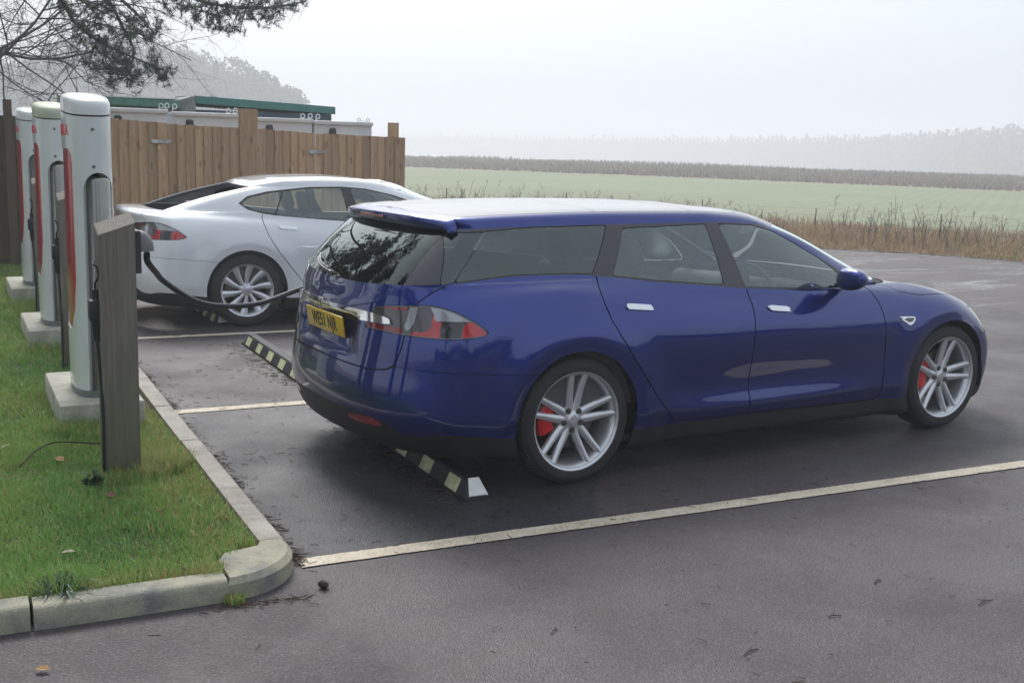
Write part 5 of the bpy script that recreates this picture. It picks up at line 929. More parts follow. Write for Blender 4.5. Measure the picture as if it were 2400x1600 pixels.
def wheel(root, x, side, style, front, yo=.955, rr=.352):
    """side -1 = right (y<0). y grows outwards in the local frame of the wheel"""
    w = empty('wheel'); w.parent = root; w.location = (x, side*yo, rr); w.rotation_euler = (0, 0, 0 if side > 0 else math.pi)
    Rr = .270 if style == 'twin' else .252; m = MB(); T = .245
    prof = [(Rr-.012, -.015), (Rr, -.004), (Rr+.006, .004-.004), (Rr+.020, .000), (Rr+.045, -.001), (.325, -.010), (.3385, -.022), (.3455, -.034), (.3505, -.052), (.3515, -.062), (.3515, -.075), (.344, -.076), (.344, -.084), (.3518, -.085), (.352, -.117), (.344, -.118), (.344, -.126), (.352, -.127), (.3518, -.158), (.344, -.159), (.344, -.167), (.3515, -.168), (.3505, -.190), (.3455, -.208), (.325, -.232), (Rr+.02, -.240), (Rr, -.235), (Rr-.012, -.225)]
    m.lathe(prof, 96)
    m.build('tyre', RUBB, w, auto=35)
    tr = MB(); n = 72     # shoulder tread blocks
    for i in range(n):
        t0 = i/n*2*math.pi; t1 = (i+.68)/n*2*math.pi
        for (y0, r0, y1, r1) in ((-.018, .3375, -.070, .3535), (-.226, .3375, -.174, .3535)):
            V = []
            for (yy, r_) in ((y0, r0), ((y0*.45+y1*.55), .351), (y1, r1)):
                for t in (t0, t1):
                    for dr in (-.008, .0022): V.append(((r_+dr)*math.cos(t), yy, (r_+dr)*math.sin(t)))
            F = [(1, 3, 7, 5), (5, 7, 11, 9), (0, 1, 5, 4), (4, 5, 9, 8), (2, 6, 7, 3), (6, 10, 11, 7), (0, 2, 3, 1), (8, 9, 11, 10)]; tr.add(V, F)
    tb = tr.build('tread', RUBB, w); tb['kind'] = 'stuff'
    m = MB(); m.lathe([(Rr-.015, -.020), (Rr-.005, -.006), (Rr+.004, -.002), (Rr+.006, -.009), (Rr-.004, -.013), (Rr-.014, -.020), (Rr-.022, -.030), (Rr-.030, -.055), (Rr-.034, -.09), (Rr-.036, -.20), (Rr-.01, -.225)], 96); m.build('rim', ALLOY, w, auto=45); m = MB(); m.lathe([(.2975, .0004), (.2995, .0022), (.3015, .0004)], 96); m.lathe([(.318, -.0062), (.3195, -.0035), (.321, -.0072)], 96); m.build('sidewall_ribs', RUBB, w)
    sp = MB()
    def spoke(a0, a1, w0, w1, r0, r1, tw=0, d0=-.050, d1=-.020, th=.040):
        n = 9; V = []
        for i in range(n):
            t = i/(n-1); a = a0+(a1-a0)*t+tw*math.sin(math.pi*t); r_ = r0+(r1-r0)*t; ww = (w0+(w1-w0)*t)/2; y = d0+(d1-d0)*t**1.6; c, s = math.cos(a), math.sin(a); tk = th*(1-.35*t)
            for (q, h) in ((-1, -tk), (-1, -.010), (-.62, -.001), (0, .003), (.62, -.001), (1, -.010), (1, -tk)): V.append((r_*c-q*ww*s, y+h, r_*s+q*ww*c))
        k = 7; F = [(i*k+j, i*k+j+1, (i+1)*k+j+1, (i+1)*k+j) for i in range(n-1) for j in range(k-1)]+[tuple(range(k)), tuple((n-1)*k+j for j in range(k))[::-1]]; return V, F
    if style == 'twin':
        ph = R(90+(0 if front else 4))+(R(12) if front else 0)
        for i in range(5):
            c_ = ph+i*2*math.pi/5
            for sg in (-1, 1):
                V, F = spoke(c_+sg*.30, c_+sg*.175, .046, .035, .055, Rr-.012, sg*-.03); m = MB(); m.add(V, F, True); m.build('spoke', ALLOY, w, auto=40)
        hub = MB(); hub.lathe([(0, -.042), (.026, -.043), (.030, -.047), (.052, -.050), (.078, -.056), (.086, -.070), (.086, -.10)], 48); hub.build('hub', ALLOY, w, auto=40)
        nr = .057
    else:
        ph = R(90)
        for i in range(10):
            c_ = ph+i*2*math.pi/10; V, F = spoke(c_, c_+.16, .028, .072, .045, Rr-.012, 0, -.045, -.022, .025); m = MB(); m.add(V, F, True); m.build('spoke', ALLOY, w, auto=40)
        hub = MB(); hub.lathe([(0, -.036), (.028, -.037), (.045, -.042), (.068, -.050), (.074, -.07), (.074, -.10)], 48); hub.build('hub', ALLOY, w, auto=40); nr = .050
    for i in range(5):
        a = ph+math.pi/5+i*2*math.pi/5; m = MB(); m.lathe([(.0165, -.0445), (.0165, -.055)], 16, 'y', (nr*math.cos(a), 0, nr*math.sin(a))); m.lathe([(.0, -.0435), (.009, -.0435), (.0105, -.047), (.0165, -.0475)], 12, 'y', (nr*math.cos(a), 0, nr*math.sin(a))); m.build('lug_nut', DISC, w, auto=30)
    m = MB(); m.lathe([(0, -.0395), (.022, -.040), (.026, -.0445)], 32); m.box((0, -.0385, -.002), (.006, .002, .026)); m.box((0, -.0385, .012), (.024, .002, .005)); m.build('centre_cap', ALLOY, w, auto=30)
    m = MB(); m.lathe([(.075, -.085), (.080, -.095), (.165 if style == 'twin' else .15, -.095), (.165 if style == 'twin' else .15, -.125), (.07, -.125)], 60); m.build('brake_disc', DISC, w, auto=30)
    a0 = (R(180+14) if side < 0 else R(-14)); a0 = R(0+8) if side < 0 else R(180-8)      # caliper stands behind the axle
    pts = []; n = 14; V = []
    for i in range(n+1):
        a = a0-R(30)+R(60)*i/n; c, s = math.cos(a), math.sin(a)
        for r_, y in ((.118, -.068), (.135, -.060), (.190, -.060), (.205, -.072), (.205, -.13), (.118, -.13)): V.append((r_*c, y, r_*s))
    k = 6; F = [(i*k+j, i*k+(j+1) % k, (i+1)*k+(j+1) % k, (i+1)*k+j) for i in range(n) for j in range(k)]+[tuple(range(k)), tuple(n*k+j for j in range(k))[::-1]]; m = MB(); m.add(V, F, True)
    if style == 'twin': m.build('brake_caliper', CALR, w, auto=35)
    else: m.build('brake_caliper', DISC, w, auto=35)
    return w
def rbox(c, d, bev, M=None): m = MB(); m.box(c, d, M, bev); return m
def seat(x, y, root, z=.36, hi=False):
    M1 = Matrix.Rotation(R(-16), 3, 'Y'); m = MB(); m.box((x+.02, y, z+.09), (.50, .50, .15), Matrix.Rotation(R(-6), 3, 'Y'), .05); m.box((x-.30, y, z+.40), (.15, .49, .62), M1, .055); s = m.build('seat', LEA, root, auto=60)
    m = MB(); m.box((x-.415, y, z+.80), (.105, .27, .22), M1, .045); m.box((x-.385, y, z+.69), (.07, .20, .10), M1, .02); m.build('headrest', LEAB, s, auto=60)
def interior(root, blue, belt, fr):
    m = MB(); m.box((1.15, 0, .21), (2.9, 1.5, .05)); m.build('underbody', WELL, root)
    m = MB(); m.box((.95, 0, .33), (3.0, 1.50, .05)); m.build('cabin_floor', CARPET, root)
    for y in (-.37, .37): seat(1.12, y, root)
    m = MB(); m.box((.12, 0, .46), (.50, 1.24, .16), None, .05); m.box((-.22, 0, .74), (.15, 1.24, .56), Matrix.Rotation(R(-18), 3, 'Y'), .05); s = m.build('seat', LEA, root, auto=60)
    for y in (-.40, 0, .40): m = MB(); m.box((-.31, y, 1.055), (.09, .24, .15), Matrix.Rotation(R(-18), 3, 'Y'), .04); m.build('headrest', LEAB, s, auto=60)
    m = MB(); m.box((2.20, 0, .84), (.55, 1.46, .16), Matrix.Rotation(R(6), 3, 'Y'), .05); m.box((2.02, -.37, .925), (.20, .36, .09), None, .03); m.build('dashboard', CABIN, root, auto=60)
    m = MB(); m.box((1.93, .0, .86), (.02, .26, .36), Matrix.Rotation(R(-8), 3, 'Y'), .01); m.build('touchscreen', BGL, root, auto=30)
    # steering wheel on the right hand side
    th = np.linspace(0, 2*np.pi, 49); c = np.array([1.76, -.37, .915]); M = np.array(Matrix.Rotation(R(-24), 3, 'Y')); ring = np.stack([0*th, .185*np.cos(th), .180*np.sin(th)], 1)@M.T+c
    m = MB(); m.tube(ring, .0155, 8, False); sw = m.build('steering_wheel', LEAB, root)
    m = MB()
    for a in (0, math.pi, -math.pi/2): e = np.array([0, .18*math.cos(a), .18*math.sin(a)])@M.T; m.tube([c+e*.1+(.01, 0, 0), c+e], [.022, .014], 6)
    m.lathe([(0, -.02), (.06, -.012), (.065, .02)], 24, 'y', (0, 0, 0)); q = m.V[-1]; m.V[-1] = np.stack([q[:, 1], q[:, 0], q[:, 2]], 1)@M.T+c; m.build('wheel_boss', CABIN, sw)
    m = MB(); m.box((1.68, 0, 1.285), (.02, .25, .065), None, .009); m.tube([(1.68, 0, 1.31), (1.74, 0, 1.39)], .008, 6); m.build('rear_view_mirror', CABIN, root, auto=40)
def door_mirror(root, pm, sgn, x0=1.93):
    # housing: blunt behind, rounded forward and outward
    n1, n2 = 22, 26; V = []
    for i in range(n1+1):
        ph = i/n1*math.pi
        for j in range(n2):
            t = j/n2*2*math.pi; cx, cz = math.cos(t), math.sin(t); f = math.cos(ph); rr_ = math.sin(ph)**.62
            y = 1.035+.118*f; xx = (.105 if cx > 0 else .045)*cx*rr_*(1.0-.25*f); zz = (.070 if cz > 0 else .064)*abs(cz)**.85*np.sign(cz)*rr_*(1-.12*f)
            V.append((x0-.005+xx*1.08-.05*(f+1)*.5, y, 1.052+zz+.008*f))
    F = [(i*n2+j, i*n2+(j+1) % n2, (i+1)*n2+(j+1) % n2, (i+1)*n2+j) for i in range(n1) for j in range(n2)]
    V = [(a, sgn*b, c) for a, b, c in V]; up = MB(); up.add(V, [f for f in F if sum(V[k][2] for k in f)/4 > 1.008], True); lo = MB(); lo.add([(a, b, c-.002) for a, b, c in V], [f for f in F if sum(V[k][2] for k in f)/4 <= 1.008], True)
    hm = up.build('door_mirror', pm, root); lo.build('mirror_base', PLB, hm)
    m = MB(); m.add([(x0+.03, sgn*.850, .985), (x0+.12, sgn*.850, .985), (x0+.09, sgn*.96, 1.012), (x0+.02, sgn*.96, 1.012), (x0+.03, sgn*.850, 1.005), (x0+.11, sgn*.850, 1.005), (x0+.07, sgn*.97, 1.03), (x0+.02, sgn*.97, 1.03)], [(0, 1, 2, 3), (4, 5, 6, 7), (0, 1, 5, 4), (1, 2, 6, 5), (2, 3, 7, 6), (3, 0, 4, 7)]); m.build('mirror_arm', PLB, hm)
def handle(root, S, x0, x1, sgn, slope=0, z=.0):
    """chrome bar following the door skin"""
    a, b = S.split(poly(S, [(x0, z+.038), (x1-.018, z+.030+slope), (x1, z+slope), (x0+.020, z+.006)], 0))
    if a is None: return
    a = a if sgn > 0 else a.mirror(); band('door_handle', CHROME, root, a, .012, .010)
def build_car(root, rows, dispf, P, style, BP, blue):
    low, gh, roof = build_surface(rows, dispf, (10, 14, .012 if blue else .018)); S0 = low; up = gh+roof; BELT, WT = P['belt'], P['wt']
    # wheel arches
    for wx in (0, 2.96): _, low = low.split(np.hypot(low.Q[:, 0]-wx, low.Q[:, 1]-.352)-P['arch'])
    C1 = Cutter(low); Pz = lambda pl, ax='xz', r=0: (lambda S: poly(S, pl, r, ax))
    rear = lambda f: (lambda S: np.maximum(f(S), (S.Q[:, 3]-64)*.05)); sidez = lambda f: (lambda S: np.maximum(f(S), (S.Q[:, 3]-172)*.05))
    lamp = C1.cut(rear(Pz(LAMP_OUT, 'Az')), .0015)
    tg = C1.cut(rear(Pz(P['tailgate'], 'Az')), .0036)
    bump = C1.cut(rear(Pz(BUMP, 'Az')), .0015)
    rock = C1.cut(lambda S: np.maximum(np.maximum((S.Q[:, 4]-2.05)*.06, -.2-S.Q[:, 0]), S.Q[:, 0]-3.0), .001)
    fd = C1.cut(Pz(FDOOR), .0038); rd = C1.cut(Pz(RDOOR), .0038)
    hood = C1.cut(hood_f, .0025); hl = C1.cut(lambda S: np.maximum(Pz(HEADLAMP)(S), .40-np.abs(S.V[:, 1])), .002)
    fb = C1.cut(lambda S: np.maximum(3.02-S.Q[:, 0]+.0, S.Q[:, 1]-.63), .0015)
    fb_low = None
    if fb is not None: fb_low, fb = fb.split((fb.Q[:, 1]-.27))
    val, bump = bump.split(poly(bump, VAL, 0, 'Az'))
    refl, val = val.split(poly(val, [(.345, .372), (.45, .385), (.57, .392), (.655, .368), (.62, .348), (.45, .340), (.36, .338)], 0, 'Az'))
    rest = C1.rest; qr, fen = rest.split(rest.Q[:, 0]-1.2)
    # low parts
    band('rear_quarter', BP, root, qr, .012); band('rear_quarter', BP, root, qr.mirror(), .012)
    band('front_fender', BP, root, fen, .012); band('front_fender', BP, root, fen.mirror(), .012)
    band('front_bumper', BP, root, both(fb), .012); 
    if fb_low is not None: band('front_splitter', PLB, root, both(fb_low), .012)
    band('hood', BP, root, both(hood), .012); band('rear_bumper', BP, root, both(bump), .012); band('rear_valance', PLB, root, both(val), .012)
    for sg in (1, -1):
        q = refl if sg > 0 else refl.mirror(); band('rear_reflector', LENSD, root, q, .004, -.002)
        q = hl if sg > 0 else hl.mirror(); band('headlamp', LENSC, root, q, .012)
        q = rock if sg > 0 else rock.mirror(); band('sill', PLB, root, q, .012)
        for nm, d in (('front_door', fd), ('rear_door', rd)):
            q = d if sg > 0 else d.mirror(); dd = band(nm, BP, root, q, .012)
            if nm == 'front_door': handle(dd, d, 1.342, 1.535, sg, -.0095, .868)
            else: handle(dd, d, .305, .505, sg, -.010, .928)
        # rear quarter vent / side repeater trim on the fender
        a, _ = fen.split(poly(fen, [(2.431, .787), (2.600, .780), (2.545, .722)], 0)); 
        if a is not None: a = a if sg > 0 else a.mirror(); v = band('fender_vent', CHROME, root, a, .006, .005); a2, _ = a.split(poly(a, [(2.462, .778), (2.580, .773), (2.545, .738)], 0)); band('repeater_lens', LENSC, v, a2, 0, .0065)
        tail_lamp(lamp, root, sg)
    band('tailgate', BP, root, both(tg), .012)
    band('panel_seams', WELL, root, both(join(*C1.seal)))
    # ---- greenhouse
    C2 = Cutter(gh)
    side_only = lambda f: (lambda S: np.maximum(f(S), (S.Q[:, 3]-170)*.03))
    ws = C2.cut(lambda S: (P['wsu']-S.Q[:, 3])*.03, .002)
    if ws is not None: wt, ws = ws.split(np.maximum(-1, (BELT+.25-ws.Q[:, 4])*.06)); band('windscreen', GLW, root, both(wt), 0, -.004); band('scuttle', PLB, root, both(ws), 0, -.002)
    rg = C2.cut(P['rgf'], .002)
    if blue:
        edge, rgi = rg.split(.045-rg.Q[:, 2]*0-(P['rgw'](rg)-rg.Q[:, 2])) if False else (None, rg)
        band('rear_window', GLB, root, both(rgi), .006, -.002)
    # side glazing band in black, then the panes out of it
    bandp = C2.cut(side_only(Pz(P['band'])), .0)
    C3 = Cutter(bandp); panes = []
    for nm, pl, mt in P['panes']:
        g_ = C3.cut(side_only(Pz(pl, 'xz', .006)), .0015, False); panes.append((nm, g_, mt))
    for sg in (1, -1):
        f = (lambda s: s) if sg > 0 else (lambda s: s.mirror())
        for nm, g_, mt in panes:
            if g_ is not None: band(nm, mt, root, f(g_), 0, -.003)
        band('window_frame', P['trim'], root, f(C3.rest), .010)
    rest = C2.rest
    return S0, up, rest, roof, C2
def wells(root, yo=.94):
    for wx in (0, 2.96):
        for sg in (1, -1):
            th = np.linspace(R(-14), R(194), 40); V = []
            for y in (.0, .012, .27, .28):
                rr_ = .402 if y in (.012, .27, .0) else .02
                for t in th: V.append((wx+rr_*math.cos(t), sg*(yo-y-.02), .352+rr_*math.sin(t)))
            n = 40; F = [(i*n+j, i*n+j+1, (i+1)*n+j+1, (i+1)*n+j) for i in range(3) for j in range(n-1)]; m = MB(); m.add(V, F, True); m.build('wheel_liner', WELL, root)
def linings(root, S0, up, rest, C3rest, roof):
    h = roof.off(-.035).sub(roof.T); band('headlining', HEADL, root, both(h))
    lo = S0.sub(S0.T[(S0.Q[S0.T, 1].mean(1) > .40) & (S0.Q[S0.T, 4].mean(1) < 9.9) & (S0.Q[S0.T, 0].mean(1) > -.85) & (S0.Q[S0.T, 0].mean(1) < 2.25)]).off(-.085); band('door_card', CABIN, root, both(lo))
def plate_tools(root, blue): pass
def estate():
    set_seg(False); root = empty('estate_car'); tag(root, 'long dark blue estate car with yellow rear number plate and red brake calipers', 'car')
    A_ = lambda z: np.interp(z, [1.05, 1.34], [.672, .632])
    P = dict(belt=10, wt=14, arch=.386, tailgate=TG_B, wsu=176, trim=SATIN,
             rgf=lambda S: np.maximum(S.Q[:, 2]-A_(S.Q[:, 1]), (S.Q[:, 3]-60)*.05),
             band=[(-1.4, .95), (-1.4, 1.356), (-.63, 1.358), (-.2, 1.376), (.35, 1.384), (1.04, 1.387), (1.42, 1.374), (1.66, 1.323), (1.85, 1.228), (2.015, 1.120), (2.14, 1.030), (2.215, .98), (2.2, .90)],
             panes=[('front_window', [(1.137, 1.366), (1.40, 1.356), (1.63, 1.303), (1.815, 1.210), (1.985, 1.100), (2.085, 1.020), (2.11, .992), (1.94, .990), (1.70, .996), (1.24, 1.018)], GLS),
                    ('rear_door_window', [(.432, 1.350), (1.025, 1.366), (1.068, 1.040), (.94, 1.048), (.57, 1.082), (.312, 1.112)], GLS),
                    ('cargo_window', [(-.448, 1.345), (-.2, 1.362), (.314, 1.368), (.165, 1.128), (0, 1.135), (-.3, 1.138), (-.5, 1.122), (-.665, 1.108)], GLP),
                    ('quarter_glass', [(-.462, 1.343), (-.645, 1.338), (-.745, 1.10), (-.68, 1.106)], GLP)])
    S0, up, rest, roof, C2 = build_car(root, BLUE, disp, P, 'twin', BLUEP, True)
    C4 = Cutter(roof); gl = C4.cut(lambda S: np.maximum(np.maximum((15.92-S.Q[:, 4])*.05, S.Q[:, 0]-1.34), -.66-S.Q[:, 0]), .0018)
    CG = Cutter(gl); a = CG.cut(lambda S: S.Q[:, 0]-.29, .002); b = CG.cut(lambda S: S.Q[:, 0]-.98, .002)
    for q in (a, b, CG.rest): band('roof_glass', ROOFG, root, both(q), .006)
    band('roof_frame', BLUEP, root, both(join(C4.rest, rest)), .012); band('roof_seals', WELL, root, both(join(*(C4.seal+CG.seal+C2.seal))))
    linings(root, S0, up, rest, None, roof)
    # roof spoiler
    ys = np.linspace(-.672, .672, 57); V = []; prof_n = 11; fz = pchip([(0, 1.421), (.35, 1.417), (.55, 1.402), (.64, 1.380), (.672, 1.358)]); fx = pchip([(0, -.775), (.3, -.755), (.5, -.71), (.6, -.668), (.655, -.648), (.672, -.640)]); rz = pchip([(0, 1.437), (.38, 1.431), (.61, 1.414), (.66, 1.392), (.672, 1.37)])
    for y in ys:
        q = abs(y); xt, zt, zr = float(fx(q)), float(fz(q)), float(rz(q))+.0025; th_ = .056*(1-.82*(q/.672)**7)
        lx = lambda t: -.600*(1-t)+xt*t; lz = lambda t: zr*(1-t)+zt*t
        for (tx, zz) in ((-.600, zr), (lx(.2), lz(.12)+.001), (lx(.6), lz(.55)+.002), (lx(.93), lz(.95)+.001), (xt+.002, zt-.005), (xt, zt-.016), (xt+.004, zt-th_*.8), (lx(.90), zt-th_), (lx(.6), zt-th_-.003), (lx(.35), zt-th_-.006), (lx(.25), zt-th_-.004)): V.append((tx, y, zz))
    k = prof_n; F = [(i*k+j, i*k+j+1, (i+1)*k+j+1, (i+1)*k+j) for i in range(len(ys)-1) for j in range(k-1)]+[tuple(range(k))[::-1], tuple((len(ys)-1)*k+j for j in range(k))]
    m = MB(); m.add(V, F, True); sp = m.build('roof_spoiler', BLUEP, root, auto=50)
    m = MB(); m.box((-.777, 0, 1.395), (.006, .30, .014), None, .002); m.build('high_brake_light', LENSD, sp)
    # rear wiper
    m = MB(); m.tube(crspline([(-1.012, 0.02, 1.082), (-1.005, .15, 1.095), (-.972, .30, 1.112), (-.925, .40, 1.135)], 6), [.009]*19, 7); m.tube(crspline([(-1.008, .06, 1.10), (-.982, .24, 1.118), (-.905, .44, 1.145)], 6), .005, 6); m.lathe([(0, .03), (.016, .028), (.018, 0)], 16, 'z', (-1.012, .02, 1.062)); m.build('rear_wiper', BGL, root)
    return root, S0
ROOFG = mat('roof_panel_glass', (.012, .012, .014), .05, coat=1, spec=.8, coatr=.02)
def rear_dress(root, S0, blue, reg):
    # chrome bar
    tgs, _ = S0.split(np.maximum(sdpoly(S0.Q[:, 2], S0.Q[:, 1], [(-.1, .878), (-.1, .926), (.2, .930), (.4, .931), (.52, .927), (.62, .915), (.672, .893), (.66, .884), (.60, .881), (.45, .879), (.2, .876)]), (S0.Q[:, 3]-60)*.05)); band('chrome_bar', CHROME, root, both(tgs), .012, .011)
    m = MB(); m.box((-1.078, 0, .945), (.006, .070, .010), None, .002); m.box((-1.078, 0, .912), (.006, .014, .060), None, .002); m.build('badge', CHROME, root)
    # number plate with its lettering
    zc = .817; tilt = R(-8); pr = empty('number_plate'); pr.parent = root; pr.location = (-1.052, 0, zc); pr.rotation_euler = (0, tilt, 0)
    m = MB(); m.box((0, 0, 0), (.010, .524, .114), None, .004); m.build('plate', mat('plate_yellow', (.72, .47, .02), .35, coat=.4), pr, auto=30)
    if not reg: return
    t = bpy.data.curves.new('registration', 'FONT'); t.body = reg; t.size = .104; t.extrude = .0012; t.offset = .0012; t.align_x = 'CENTER'; t.align_y = 'CENTER'; t.space_character = 1.06
    me = text_mesh(t); V = mverts(me); V2 = np.stack([-.0055-V[:, 2], -V[:, 0]*.72, V[:, 1]], 1); mset(me, V2); link('registration', me, mat('plate_black', (.012, .012, .012), .4), pr)
est, S_blue = estate(); rear_dress(est, S_blue, True, 'WE51 NJR')
for wx in (0, 2.96):
    for sg in (-1, 1): wheel(est, wx, sg, 'twin', wx > 1, .958 if wx == 0 else .950)
interior(est, True, 1.1, None); wells(est)
for sg in (-1, 1): door_mirror(est, BLUEP, sg)
m = MB(); m.box((3.15, 0, .36), (.7, 1.1, .26)); m.box((-.40, 0, .36), (.5, 1.2, .12)); m.build('undertray', WELL, est)
# small aerial housings and antenna are absent on this car
def saloon():
    set_seg(True); root = empty('saloon_car'); tag(root, 'white fastback saloon car parked in front of the board gates', 'car')
    P = dict(belt=10, wt=14, arch=.386, tailgate=[(-.1, 1.3), (.9, 1.3), (.66, 1.10), (.72, 1.06), (.764, 1.0), (.752, .915), (.748, .84), (.745, .773), (.722, .69), (.676, .657), (.555, .64), (.36, .645), (.05, .65), (-.1, .65)], wsu=176, trim=BGL,
             rgf=lambda S: np.maximum(-S.V[:, 1]-.572, (S.Q[:, 3]-70)*.05),
             band=[(-.035, 1.166), (.052, 1.232), (.255, 1.280), (.41, 1.298), (.68, 1.327), (1.019, 1.333), (1.25, 1.315), (1.535, 1.256), (1.765, 1.182), (2.0, 1.075), (2.21, .98), (2.2, .88), (1.05, .90), (.80, 1.0), (.5, 1.025), (.19, 1.072), (.045, 1.108)],
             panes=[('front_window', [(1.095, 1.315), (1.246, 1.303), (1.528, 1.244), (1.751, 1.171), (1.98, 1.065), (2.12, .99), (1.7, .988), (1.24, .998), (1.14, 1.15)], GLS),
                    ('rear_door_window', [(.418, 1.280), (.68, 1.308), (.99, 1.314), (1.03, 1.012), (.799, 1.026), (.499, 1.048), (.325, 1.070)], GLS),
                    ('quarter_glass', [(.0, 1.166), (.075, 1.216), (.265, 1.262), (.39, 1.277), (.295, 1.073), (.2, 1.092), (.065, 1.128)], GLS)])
    S0, up, rest, roof, C2 = build_car(root, WHITE, disp_w, P, 'multi', WHITEP, False)
    # bright strip round the side glass
    body_up = join(rest, roof); band('roof', WHITEP, root, both(body_up), .012); band('roof_seals', WELL, root, both(join(*C2.seal)))
    linings(root, S0, up, rest, None, roof)
    return root, S0
sal, S_white = saloon(); rear_dress(sal, S_white, False, '')
for wx in (0, 2.96):
    for sg in (-1, 1): wheel(sal, wx, sg, 'multi', wx > 1, .958 if wx == 0 else .950)
interior(sal, False, 1.0, None); wells(sal)
for sg in (-1, 1): door_mirror(sal, WHITEP, sg)
m = MB(); m.box((3.15, 0, .36), (.7, 1.1, .26)); m.box((-.40, 0, .36), (.5, 1.2, .12)); m.build('undertray', WELL, sal)
sal.location = (.17, 5.734, 0); sal.rotation_euler = (0, 0, R(-6))
# ------------------------------------------------------------------ litter
for i, (x, y, z, s, rz, mi, lb) in enumerate([(-2.398, .373, .095, .075, .4, 0, 'tan fallen leaf in the grass just left of the nearest timber post'), (-2.62, .746, .095, .06, 2, 2, 'pale fallen leaf in the grass at the left edge'), (-2.617, -1.093, .095, .06, 1.1, 2, 'pale fallen leaf in the grass above the long front kerb stone'), (-2.296, -.38, .095, .07, .3, 1, 'brown fallen leaf in the grass in front of the nearest timber post'), (-2.143, -.696, .09, .05, 1.9, 1, 'brown fallen leaf in the middle of the verge corner'), (-2.86, -1.985, .012, .055, .9, 0, 'tan fallen leaf on the asphalt below the kerb joint'), (-1.70, -1.02, .011, .05, 2.2, 1, 'brown fallen leaf against the side kerb near the corner block')]): leaf(x, y, z, s, rz, mi, lb)
m = MB(); g = random.Random(4)
V = [];
m.lathe([(.004, -.028), (.016, -.02), (.020, -.005), (.018, .012), (.010, .025), (.002, .030)], 14, 'y')
for i in range(46):
    t = i*2.4; h = -.022+.045*i/46; r_ = .021*math.sqrt(max(.1, 1-(h/.031)**2)); c, s = math.cos(t), math.sin(t); m.add([(r_*.8*c-.005*s, h, r_*.8*s+.005*c), (r_*.8*c+.005*s, h, r_*.8*s-.005*c), (r_*1.6*c, h-.010, r_*1.6*s)], [(0, 1, 2)])
pc = m.build('pine_cone', mat('cone_brown', (.055, .035, .028), .8), None, (-1.746, -1.714, .017), (.3, .2, 1.0)); pc.scale = (.78, .78, .78); tag(pc, 'small brown pine cone on the asphalt off the kerb corner', 'pine cone')
def twig(P, r, lb):
    m = MB(); m.tube(crspline(P, 5), r, 5); a = np.array(P[1]); m.tube([a, a+(.03, .02, .006)], r*.7, 4); tag(m.build('twig', BARK, None), lb, 'twig', 'twigs on the ground')
twig([(-2.603, .327, .09), (-2.50, .48, .125), (-2.372, .60, .13), (-2.156, .547, .11)], .0045, 'long thin brown twig lying in the grass beside the nearest timber post')
for x, y, an, l, lb in [(.37, -2.72, .3, .06, 'short curled twig right of centre on the open asphalt'), (.596, -3.086, .1, .10, 'forked dark twig nearest the lower right of the asphalt'), (-.077, -2.901, 2.9, .06, 'short straight twig on the asphalt below the curled one'), (-.599, -2.995, .2, .09, 'thin twig near the bottom edge of the asphalt, centre right'), (-1.14, -2.514, .5, .05, 'short brown twig on the asphalt below the bay line\'s middle')]:
    twig([(x-l/2*math.cos(an), y-l/2*math.sin(an), .005), (x, y+.008, .007), (x+l/2*math.cos(an), y+l/2*math.sin(an), .005)], .0022, lb)
g = np.random.RandomState(9); n = 2300; a = np.where(g.rand(n) < .62, -1.632+np.abs(g.normal(size=n))*.035, g.uniform(-1.6, 1.5, n)); b = g.uniform(-1.6, 6, n); k = 500; aa_ = np.where(g.rand(n) < .5, a, a)
clump = g.rand(n) < .45; cb = g.choice([-1.45, -1.0, -.3, .2, 1.6, 2.6], n); b = np.where(clump, cb+g.normal(size=n)*.09, b)
m2 = g.rand(n) < .25; a = np.where(m2, -.60+g.normal(size=n)*.07-.06, a); b = np.where(m2, np.where(g.rand(n) < .6, g.uniform(-1.0, .85, n), g.uniform(2, 3.9, n)), b)
m3 = g.rand(n) < .035; a = np.where(m3, -1.85+g.normal(size=n)*.12, a); b = np.where(m3, -1.90-np.abs(g.normal(size=n))*.03, b)
m4 = g.rand(n) < .07; a = np.where(m4, g.uniform(-2.5, 5, n), a); b = np.where(m4, g.uniform(-3.6, -1.6, n), b)
an = g.rand(n)*6.28; l = g.uniform(.008, .03, n)*np.where(m4, .8, 1); X = a*CB-b*SB; Y = a*SB+b*CB; dx, dy = np.cos(an)*l, np.sin(an)*l; w_ = .0011
V = np.stack([np.stack([X-dx-dy/l*w_*1, Y-dy+dx/l*w_, np.full(n, .006)], 1), np.stack([X-dx+dy/l*w_, Y-dy-dx/l*w_, np.full(n, .009)], 1), np.stack([X+dx+dy/l*w_, Y+dy-dx/l*w_, np.full(n, .010)], 1), np.stack([X+dx-dy/l*w_, Y+dy+dx/l*w_, np.full(n, .007)], 1)], 1).reshape(-1, 3)
ok = ((a > -1.64) | (b < -1.865)); idx = np.arange(n*4).reshape(n, 4)[ok]
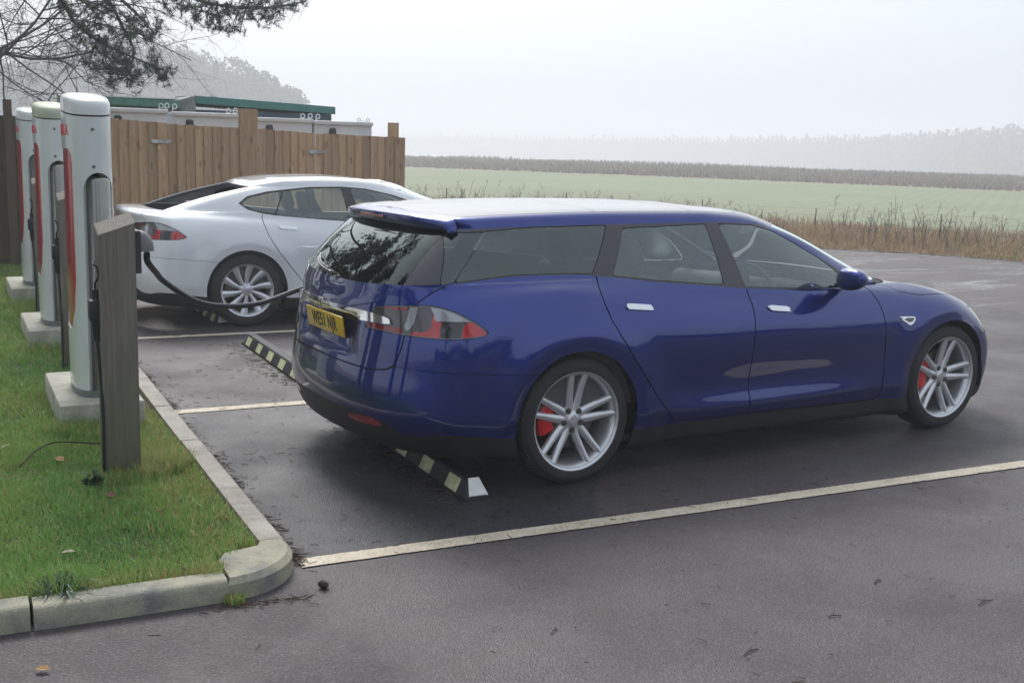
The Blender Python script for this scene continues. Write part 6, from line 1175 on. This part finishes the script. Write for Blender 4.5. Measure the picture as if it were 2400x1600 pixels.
tag(link('needle_litter', npmesh('needle_litter', V, idx, smooth=False), mat('dry_needles', (.085, .048, .033), .8, var=.4, vscale=3)), 'rusty brown pine needles scattered along the kerb and the wheel stops', 'needle litter', kind='stuff')
# broad leaved weed at the foot of the nearest post and a strappy tuft by the kerb
wd = MB(); g = random.Random(8)
for i in range(26):
    an = g.uniform(0, 6.28); l = g.uniform(.03, .07); h = g.uniform(.02, .09); c, s = math.cos(an), math.sin(an); w = l*.42
    wd.add([(0, 0, h*.4), (c*l*.5-s*w, s*l*.5+c*w, h), (c*l, s*l, h*.8), (c*l*.5+s*w, s*l*.5-c*w, h)], [(0, 1, 2, 3)])
tag(wd.build('weed', mat('weed_green', (.045, .10, .035), .5), None, (-2.33, -.13, .065)), 'broad leaved green weed at the foot of the nearest timber post', 'weed')
sw = MB(); g = random.Random(18)
for i in range(60):
    an = g.uniform(0, 6.28); l = g.uniform(.07, .17); c, s = math.cos(an), math.sin(an); w = .0035; h = g.uniform(.03, .08); x0, y0 = g.uniform(-.05, .05), g.uniform(-.03, .03)
    sw.add([(x0-s*w, y0+c*w, 0), (x0+s*w, y0-c*w, 0), (x0+c*l*.5+s*w, y0+s*l*.5-c*w, h), (x0+c*l*.5-s*w, y0+s*l*.5+c*w, h), (x0+c*l, y0+s*l, h*.45)], [(0, 1, 2, 3), (3, 2, 4)])
tag(sw.build('grass_tuft', mat('strap_grass', (.05, .105, .06), .5), None, (-2.72, -1.50, .065)), 'blue green strappy grass tuft leaning over the front kerb joint', 'grass tuft')
# ------------------------------------------------------------------ fog
HZ = bpy.data.materials.new('fog'); HZ.use_nodes = True; N, L = nodes(HZ); N.remove(N['Principled BSDF']); pv = N.new('ShaderNodeVolumePrincipled'); pv.inputs['Color'].default_value = (.93, .96, 1, 1); pv.inputs['Density'].default_value = .0029; pv.inputs['Anisotropy'].default_value = .25; L.new(pv.outputs[0], N['Material Output'].inputs['Volume'])
m = MB(); m.box((330, 330, 9.0), (2100, 2100, 46)); tag(m.build('haze', HZ), 'pale winter fog filling the whole scene', 'haze', kind='stuff')
